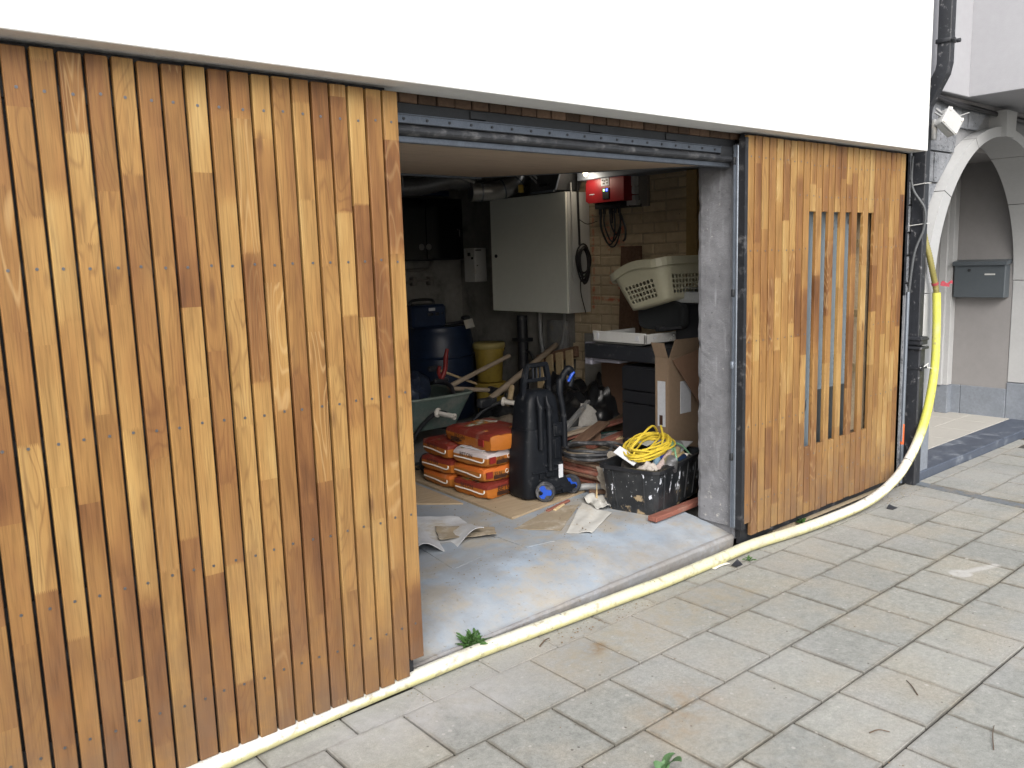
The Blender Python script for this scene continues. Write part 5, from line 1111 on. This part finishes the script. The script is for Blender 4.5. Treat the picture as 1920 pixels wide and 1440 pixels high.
# ================================================================= BLACK CRATE AND CONTENTS
ct = thing('tool_crate', 'black plastic tote splashed with paint and full of tools near the concrete pillar', 'crate', (1.985,.635,.131), (0,0,radians(14)))
def ctp(t, v, inn=0):
    a = rrect(.275-inn, .15-inn, .04, t); b = rrect(.305-inn, .178-inn, .045, t); return (a[0]*(1-v)+b[0]*v, a[1]*(1-v)+b[1]*v, .245*v+(.006 if inn else 0))
g = G(); M_ = 60
for v0, v1 in ((0,.12),(.12,.5),(.5,1.)):
    for i in range(M_):
        g.add([ctp(i/M_,v0), ctp((i+1)/M_,v0), ctp((i+1)/M_,v1), ctp(i/M_,v1)], [(0,1,2,3)], True)
        g.add([ctp(i/M_,v0,.005), ctp((i+1)/M_,v0,.005), ctp((i+1)/M_,v1,.005), ctp(i/M_,v1,.005)], [(3,2,1,0)], True)
for inn in (0, .005): g.add([ctp(i/M_, 0, inn) for i in range(M_)], [tuple(range(M_))])
obj('tub', g, TOTE, ct)
g = G(); g.tube([Vector(ctp(i/M_, 1)) for i in range(M_)], 1, sec=[(.006,.014),(.006,-.006),(-.012,-.006),(-.012,.014)], closed=True, up=(0,0,1)); obj('rim', g, BLACKPL, ct)
g = G()
for t in (.02,.12,.20,.30,.36,.42): 
    p0, p1 = ctp(t, .08), ctp(t, .92); g = G(); g.tube([p0, p1], .006, 6); obj('rib', g, TOTE, ct)
def W_(x, y, z):
    a = radians(14); return (1.985+x*cos(a)-y*sin(a), .635+x*sin(a)+y*cos(a), .131+z)
yc = thing('cable_coil', 'coil of bright yellow cable on top of the black tool crate', 'cable', W_(.03,.02,.27))
L0 = Vector(W_(-.015,.03,.315)); g = G(); pts = []
for i in range(26*20):
    t = 2*pi*i/26; k = int(i/26); rk = mnoise.noise(Vector((i/26., 3.1, 0)))
    rx, ry = .165+.13*rk, .095+.075*mnoise.noise(Vector((i/30., 7., 0))); ox, oy = .03*mnoise.noise(Vector((i/40., 0, 9.))), .025*mnoise.noise(Vector((i/40., 5., 9.)))
    a = .34
    x, y = ox+rx*cos(t), oy+ry*sin(t); z = .0026*k+.018*mnoise.noise(Vector((cos(t)*1.3, sin(t)*1.3, k*.7)))+.03*cos(t)*.6
    pts.append(L0+Vector((x*cos(a)-y*sin(a), x*sin(a)+y*cos(a), z-.03)))
g.tube(pts, .0056, 6); obj('coiled_cable', g, CABLEY, yc, w=True)
g = G(); g.tube(smooth_path([L0+Vector((-.16,-.05,.0)), L0+Vector((-.2,-.07,-.03)), L0+Vector((-.16,-.09,-.05)), L0+Vector((-.05,-.11,-.02)), L0+Vector((.06,-.06,.03)), L0+Vector((.15,.03,.08))], 6), .0062, 6); g.tube(smooth_path([L0+Vector((-.17,-.02,.0)), L0+Vector((-.10,-.04,.07)), L0+Vector((.04,.0,.10)), L0+Vector((.14,.05,.05))], 6), .0062, 6); obj('loose_end', g, CABLEY, yc, w=True)
def item(name, g, m, label, cat): return tag(obj(name, g, m), label, cat)
g = G(); g.tube([W_(-.16,-.10,.235), W_(.02,.0,.31)], .022, 12); item('pipe_offcut', g, pm('slate_blue_pipe', (.12,.20,.28), .5, var=.2), 'slate blue plastic pipe offcut slanting in the black crate', 'pipe')
g = G(); g.tube([W_(-.07,-.085,.245), W_(.06,-.01,.31)], .026, 14); cn = item('spray_can', g, pm('blue_tin', (.02,.04,.22), .35, var=.3, scale=40), 'blue tin tube with white print under the yellow cable', 'tube')
g = G()
for k in range(5): 
    a = Vector(W_(-.05+.022*k,-.106+.013*k,.262+.0105*k)); g.box(tuple(a-Vector((.006,.004,.009))), tuple(a+Vector((.006,.004,.009))))
obj('print', g, STITCH, cn, w=True) if False else None
g = G(); g.tube([W_(-.21,-.13,.25), W_(-.10,-.115,.265), W_(.10,-.07,.295)], [.014,.016,.012], 10); item('paint_stick', g, pm('dusty_pink_handle', (.36,.29,.27), .7), 'dusty pinkish handle lying across the front of the crate', 'handle')
g = G(); g.tube(smooth_path([W_(-.03,-.16,.225), W_(.0,-.13,.285), W_(.08,-.09,.315), W_(.14,-.11,.29), W_(.17,-.14,.24)], 6), .0055, 8); g.tube([W_(.02,-.10,.29), W_(.11,-.06,.308)], .014, 8); item('green_hose', g, pm('pale_green_tube', (.14,.28,.17), .5), 'thin pale green tube looped over the crate contents', 'tube')
g = G(); g.tube([W_(-.135,-.155,.225), W_(-.10,-.15,.262), W_(-.085,-.145,.285)], [.045,.04,.02], 12); g.cyl(W_(-.13,-.16,.262), W_(-.10,-.175,.27), .022, 10); item('metal_clamp', g, STEEL, 'shiny metal pipe clamp at the crate front corner', 'clamp')
g = G(); g.lathe([(.01,0),(.012,.01),(.006,.018)], 10, Matrix.Translation(W_(-.075,-.155,.245))); item('yellow_bung', g, CABLEY, 'tiny yellow bung lying at the crate rim', 'bung')
g = G(); g.sheet(lambda u, v: W_(-.27+.10*u, -.13+.10*v, .24+.035*sin(pi*u)*sin(pi*v)+.02*mnoise.noise(Vector((u*4, v*4, 0)))), 10, 10, .004); item('old_glove', g, pm('dusty_glove', (.33,.30,.27), .9, var=.3, bump=.5), 'dusty crumpled work glove at the left crate corner', 'glove')
g = G(); g.tube([W_(.10,-.0,.275), W_(.20,-.06,.255)], [.055,.05], 12); item('putty_tub', g, pm('dusty_grey_plastic', (.13,.135,.14), .6, var=.3), 'dusty dark grey plastic tub lying in the crate', 'tub')
g = G(); g.sheet(lambda u, v: W_(.12+.16*u, -.11+.16*v, .262+.03*u-.01*v), 4, 4, .004); item('plastic_sheet', g, pm('grey_plastic_plate', (.33,.34,.35), .5, var=.15), 'grey plastic plate at the right end of the crate', 'plate')
g = G(); g.sheet(lambda u, v: W_(.02+.12*u, .05+.11*v, .30+.03*v), 4, 4, .004); item('plastic_sheet', g, pm('clear_grey_plate', (.27,.285,.29), .4, var=.15), 'smoky grey plate behind the yellow cable coil', 'plate')
g = G(); g.sheet(lambda u, v: W_(-.24+.07*u, -.0+.12*v, .25+.06*v+.02*u), 4, 4, .003); item('white_shard', g, LABEL, 'pale plastic shard sticking out left of the yellow cable', 'plastic')
g = G(); g.sheet(lambda u, v: W_(.05+.09*u, -.165+.07*v, .243+.02*sin(u*3)), 6, 4, .004); item('paint_scraper', g, STITCH, 'white streaky scrap on the crate front rim', 'scrap')
g = G(); g.tube([W_(-.06,-.14,.25), W_(.10,-.13,.262)], .012, 8); g.tube([W_(.0,-.12,.262), W_(.09,-.10,.28)], .02, 8); item('trowel', g, pm('ochre_handle', (.28,.22,.12), .6, var=.3), 'ochre trowel handle in the middle of the crate', 'trowel')
g = G(); g.tube([W_(-.01,-.15,.24), W_(.07,-.15,.25)], .018, 8); item('screwdriver', g, NAVY, 'dark blue plastic handle at the crate front rim', 'handle')
g = G(); g.sheet(lambda u, v: W_(-.26+.52*u, -.13+.26*v, .20+.05*mnoise.noise(Vector((u*9, v*6, 2)))+.03*mnoise.noise(Vector((u*22, v*14, 2)))), 40, 22); o_ = tag(obj('crate_fill', g, pm('dusty_clutter', (.10,.09,.08), .9, var=.6, scale=30)), 'jumble of dusty small tools filling the black crate', 'clutter'); o_['kind'] = 'stuff'
bt = G(); bt.box((0,-.028,0), (.46,.028,.026), .003, Matrix.Translation((1.672,.382,.1315)) @ Matrix.Rotation(radians(4), 4, 'Z')); tag(obj('red_batten', bt, REDWOOD), 'brick-red wooden batten on the floor in front of the black crate', 'batten')
# small things on the plywood and floor
def strip(name, a, b, w_, th, m, label, cat, tilt=0.):
    A, B = Vector(a), Vector(b); L_ = (B-A).length; q = G(); q.box((0,-w_/2,0), (L_,w_/2,th), min(.003, th*.3))
    o = obj(name, q, m); o.location = A; d = (B-A).normalized(); o.rotation_euler = (tilt, -math.asin(max(-1, min(1, d.z))), math.atan2(d.y, d.x)); return tag(o, label, cat)
strip('hardboard_offcut', (2.0,1.62,.14), (2.55,1.40,.24), .14, .008, BPAPER, 'beige hardboard offcut sloping up behind the hose coil', 'board', .1)
strip('timber_batten', (1.93,1.70,.15), (2.50,1.30,.30), .045, .022, PALE, 'pale batten lying over the planks behind the washer', 'batten')
strip('timber_batten', (2.0,1.78,.24), (2.75,1.72,.30), .05, .02, HANDLE, 'grey worn batten lying across the pipe heap', 'batten')
strip('timber_batten', (2.10,1.95,.15), (2.62,2.15,.42), .06, .02, PLANK, 'dark batten propped against the black sacks', 'batten')
strip('cardboard_piece', (2.05,1.45,.275), (2.42,1.22,.285), .18, .004, CARD2, 'dark cardboard piece under the hose coil', 'cardboard', .15)
strip('cardboard_piece', (2.38,1.52,.26), (2.58,1.72,.30), .15, .004, CARD2, 'buckled dark cardboard beside the grey pipe heap', 'cardboard', -.25)
strip('timber_offcut', (1.82,.98,.135), (1.98,.80,.14), .06, .02, PLANK, 'short dark offcut on the floor by the crate corner', 'offcut')
strip('timber_offcut', (1.40,.885,.134), (1.62,.945,.134), .022, .012, REDWOOD, 'thin reddish lath on the floor at the plywood edge', 'lath')
strip('timber_offcut', (1.44,.87,.134), (1.55,.915,.134), .02, .01, PALE, 'thin pale lath on the floor at the plywood edge', 'lath')
strip('loose_board', (2.05, 1.95, 0.15), (2.85, 1.62, 0.33), 0.07, 0.02, REDWOOD, 'reddish plank slanting up through the pipe heap', 'plank')
strip('loose_board', (1.98, 1.86, 0.16), (2.7, 2.02, 0.22), 0.12, 0.012, PLANK, 'flat brown board under the ends of the grey pipes', 'board')
strip('loose_board', (2.1, 1.4, 0.29), (2.62, 1.62, 0.34), 0.09, 0.018, PLANK, 'brown board end lying behind the hose coil', 'board')
strip('loose_board', (2.15, 1.3, 0.29), (2.72, 1.42, 0.31), 0.06, 0.02, REDWOOD, 'reddish batten between the hose coil and the desk', 'batten')
strip('pvc_pipe', (2.15,1.60,.30), (2.80,1.95,.42), .03, .03, CABLEG, 'straight grey conduit sticking up out of the pipe heap', 'conduit')
strip('timber_plank', (2.30,2.75,.14), (2.85,2.62,.32), .10, .025, PLANK, 'rough dark plank on the floor behind the bags', 'plank')
strip('timber_plank', (2.0,2.35,.14), (2.75,2.45,.26), .09, .022, HANDLE, 'grey plank lying behind the pressure washer', 'plank')
q = G(); q.sheet(heap((2.25,2.35,.13), (.26,.22,.20), 33), 36, 14); tag(obj('tarpaulin', q, pm('brown_dusty_tarp', (.12,.095,.07), .8, var=.4, bump=.6, bscale=25)), 'crumpled brown tarpaulin heaped behind the pressure washer', 'tarpaulin')
g = G(); g.tube(smooth_path([(1.78,1.03,.165),(1.83,.99,.17),(1.88,.95,.16),(1.95,.93,.15)], 4), [.02]*6+[.024]*4+[.014]*3, 10); tag(obj('shoe', g, CABLEG), 'grey dusty tool at the right corner of the plywood sheet', 'tool')
g = G(); g.prism([(1.70,.815,.132),(1.715,.81,.132),(1.70,.80,.26)], (.004,.006,0)); tag(obj('wood_splinter', g, PALE), 'thin wood splinter standing upright by the white paper', 'splinter')
def poly_sheet(name, pts, z, m, label, cat, th=.0025, n=14, curl=.006):
    a, b, c, d = [Vector((*p, 0)) for p in pts]
    g = G(); g.sheet(lambda u, v: tuple((a*(1-u)+b*u)*(1-v)+(d*(1-u)+c*u)*v+Vector((.008*mnoise.noise(Vector((u*4, v*4, 2))), .008*mnoise.noise(Vector((u*4, v*4, 6))), z+th+curl*(.5+mnoise.noise(Vector((u*3, v*3, z*50))))))), n, n, th)
    return tag(obj(name, g, m), label, cat)
poly_sheet('paper_sheet', [(1.232,.561),(1.322,.471),(1.625,.62),(1.64,.86)], .131, PAPER, 'pale torn paper sheet on the floor left of the crate', 'paper', curl=.010)
poly_sheet('paper_sheet', [(1.60,.72),(1.66,.66),(1.78,.84),(1.70,.93)], .139, PAPER, 'crumpled white paper scrap against the crate corner', 'paper', curl=.03)
poly_sheet('brown_paper_sheet', [(1.09,.80),(1.24,.61),(1.62,.86),(1.50,.93)], .1308, BPAPER, 'flat brown paper sheet between plywood and white paper', 'paper', curl=.003)
for a, b in (((1.40,.87),(1.62,.93)), ((1.36,.93),(1.50,.90))):
    pass
poly_sheet('brown_paper_sheet', [(.70,.90),(.945,.76),(1.01,.86),(.80,1.08)], .145, BPAPER, 'brown paper piece lying on the curled grey lino', 'paper', curl=.008)
def lino(u, v):
    a, b, c, d = [Vector(p) for p in ((.46,.77,0),(.90,.80,0),(1.0,1.15,0),(.72,1.45,0))]
    p = (a*(1-u)+b*u)*(1-v)+(d*(1-u)+c*u)*v; w_ = max(0, 1-v*1.6)
    return (p.x, p.y, .1345+w_*.075*(sin(u*7.2+1.0)+.65)*(.6+.5*u)*max(0, 1-abs(u-.35)*1.0)+.006*(1+mnoise.noise(Vector((u*5, v*5, 0)))))
g = G(); g.sheet(lino, 40, 24, .003); tag(obj('lino_sheet', g, LINO), 'curled grey lino sheet with a wavy edge behind the left cladding', 'sheet')
g = G(); g.prism([(.60,.965,.1305),(.54,.565,.1305),(.72,.60,.1305),(.90,.78,.1305)], (0,0,.002)); tag(obj('floor_plate', g, FLOOR), 'thin dusty floor plate in front of the curled lino', 'plate')
g = G(); g.prism([(.96,.55,.1305),(1.113,.52,.1305),(1.137,.78,.1305),(.95,.83,.1305)], (0,0,.0025)); tag(obj('floor_plate', g, FLOOR), 'thin dusty floor plate in front of the plywood corner', 'plate')
# ================================================================= CRUMBS, WEEDS, LITTER
def crumbs(name, m, spots, label, cat, seed):
    r = random.Random(seed); g = G()
    for (x0, x1, y0, y1, z, n, s0, s1) in spots:
        for _ in range(n):
            x, y = r.uniform(x0, x1), r.uniform(y0, y1); s = r.uniform(s0, s1)
            zz = z(x, y) if callable(z) else z
            v = [(x+s*r.uniform(.5,1)*cos(a), y+s*r.uniform(.5,1)*sin(a), zz) for a in (0, 1.26, 2.5, 3.8, 5.0)]+[(x+r.uniform(-.3,.3)*s, y+r.uniform(-.3,.3)*s, zz+s*r.uniform(.35,.9))]
            g.add(v, [(i, (i+1) % 5, 5) for i in range(5)])
    o = obj(name, g, m); tag(o, label, cat); o['kind'] = 'stuff'
crumbs('gravel', CRUMB, [(-.1,1.95,.065,.10,.0,420,.002,.007), (-.1,3.5,-.10,.0,.0,260,.0015,.005), (3.2,3.75,-.14,.02,.0,150,.002,.006), (-.2,4.2,-1.6,-.1,.001,260,.001,.0035), (1.9,3.5,.0,.06,.0,160,.002,.006)], 'stone crumbs and grit along the hose and step', 'gravel', 3)
crumbs('litter', DEBRIS, [(.4,1.9,.3,.9,.131,190,.0015,.005), (.5,1.7,.9,1.5,.131,160,.0015,.006), (1.0,2.4,.5,2.2,.146,150,.002,.007), (.55,1.1,-.10,-.02,.0,60,.002,.006), (-.2,4.2,-1.6,-.1,.001,120,.001,.004)], 'brown debris and dirt specks scattered on floor and pavement', 'debris', 5)
def leaf_geo(L, W, bend, lobes=0):
    g = G(); n = 8
    pts = []
    for i in range(n+1):
        u = i/n; w = W*sin(pi*min(1, u*.92+.04))**.7*(1+(.28 if lobes else 0)*sin(u*lobes*2*pi))
        z = L*bend*(u-.75*u*u)*1.3
        pts.append((u*L, w/2, z, -w/2))
    v = []; f = []
    for x, a, z, b in pts: v += [(x, a, z+.12*W), (x, 0, z), (x, b, z+.12*W)]
    for i in range(n):
        k = i*3; f += [(k, k+1, k+4, k+3), (k+1, k+2, k+5, k+4)]
    return g.add(v, f, True)
def weed(label, loc, n, L, W, seed, m, lobes=3, up=.9, cat='weed'):
    r = random.Random(seed); t = thing('weed', label, cat, loc)
    ms = [leaf_geo(L*k, W*k, b, lobes).mesh('leaf', m) for k, b in ((1., .6), (.8, 1.0), (.65, .8))]
    for i in range(n):
        a = 2*pi*i/n*2.4+r.uniform(-.3,.3); el = r.uniform(.12, up); o = obj('leaf', r.choice(ms), parent=t, loc=(r.uniform(-.012,.012), r.uniform(-.012,.012), .0), rot=(r.uniform(-.4,.4), -el, a))
        k = r.uniform(.65, 1.1); o.scale = (k, k, k)
    return t
weed('green feathery weed tuft between the step and the yellow hose', (.262,.070,.012), 130, .085, .017, 4, LEAF, 5, 1.25)
weed('tiny weed at the foot of the slatted cladding behind the hose', (2.50,.012,.0), 14, .06, .018, 9, LEAF, up=1.3)
weed('flat sprig of weed in the joint beside the hose', (1.84,-.085,.002), 9, .05, .013, 12, LEAF, up=.3)
weed('pale broad weed leaves at the bottom of the pavement', (.215,-.90,.0), 6, .075, .05, 21, LEAFP, 0, .7)
def twig(a, b, label, r=.002):
    A, B = Vector(a), Vector(b); m = (A+B)/2+Vector((.006, .006, .004)); g = G(); g.tube(smooth_path([A, m, B], 4), [r]*5+[r*.8]*3+[r*.5], 6); tag(obj('twig', g, TWIG), label, 'twig')
twig((.49,-.06,.004), (.56,-.04,.008), 'bent dry twig on the cut slabs near the green weed', .0028)
twig((1.17,-1.20,.004), (1.24,-1.13,.004), 'dry twig on the right-hand paving slabs')
twig((.84,-1.20,.004), (.89,-1.24,.004), 'short stick low on the paving slabs')
twig((1.02,-1.49,.004), (1.16,-1.44,.004), 'thin twig at the lower right edge of the pavement', .0016)
g = G(); g.sheet(lambda u, v: (1.625+.12*u, -.045+.028*v, .006+.004*sin(u*4)), 6, 3, .002); tag(obj('paper_scrap', g, STITCH), 'small white paper scrap beside the hose near the doorway', 'paper')
g = G(); g.sheet(lambda u, v: (1.725+.05*u, -.095+.03*v, .004+.018*u*v), 5, 3, .002); tag(obj('dark_leaf', g, CHAR), 'dark curled dead leaf beside the white paper scrap', 'leaf')
g = G(); g.sheet(lambda u, v: (3.10+.06*u, -.19+.035*v, .004+.018*sin(3*u)*v), 6, 4, .003); tag(obj('dark_leaf', g, CHAR), 'dark crumpled leaf on the pavement below the hose bend', 'leaf')

GROUPS = {'weed': 'weeds growing from the joints', 'twig': 'dry twigs on the paving', 'yellow_bin': 'stacked yellow tubs', 'zip_tie': 'white zip ties on the downpipe', 'timber_cladding': 'larch board walls beside the doorway',
          'rubbish_bag': 'black plastic sacks heaped in the garage', 'timber_batten': 'loose battens in the garage heap', 'timber_offcut': 'small timber offcuts on the garage floor', 'timber_plank': 'loose planks behind the bags', 'loose_board': 'loose boards in the heap by the desk',
          'cardboard_piece': 'cardboard pieces by the hose coil', 'brown_paper_sheet': 'brown paper sheets on the garage floor', 'paper_sheet': 'white paper on the garage floor', 'dark_leaf': 'dead leaves on the pavement', 'plastic_sheet': 'grey plastic plates in the crate', 'floor_plate': 'thin plates on the garage floor'}
for o in bpy.data.objects:
    b = o.name.split('.')[0]
    if o.parent is None and b in GROUPS: o['group'] = GROUPS[b]
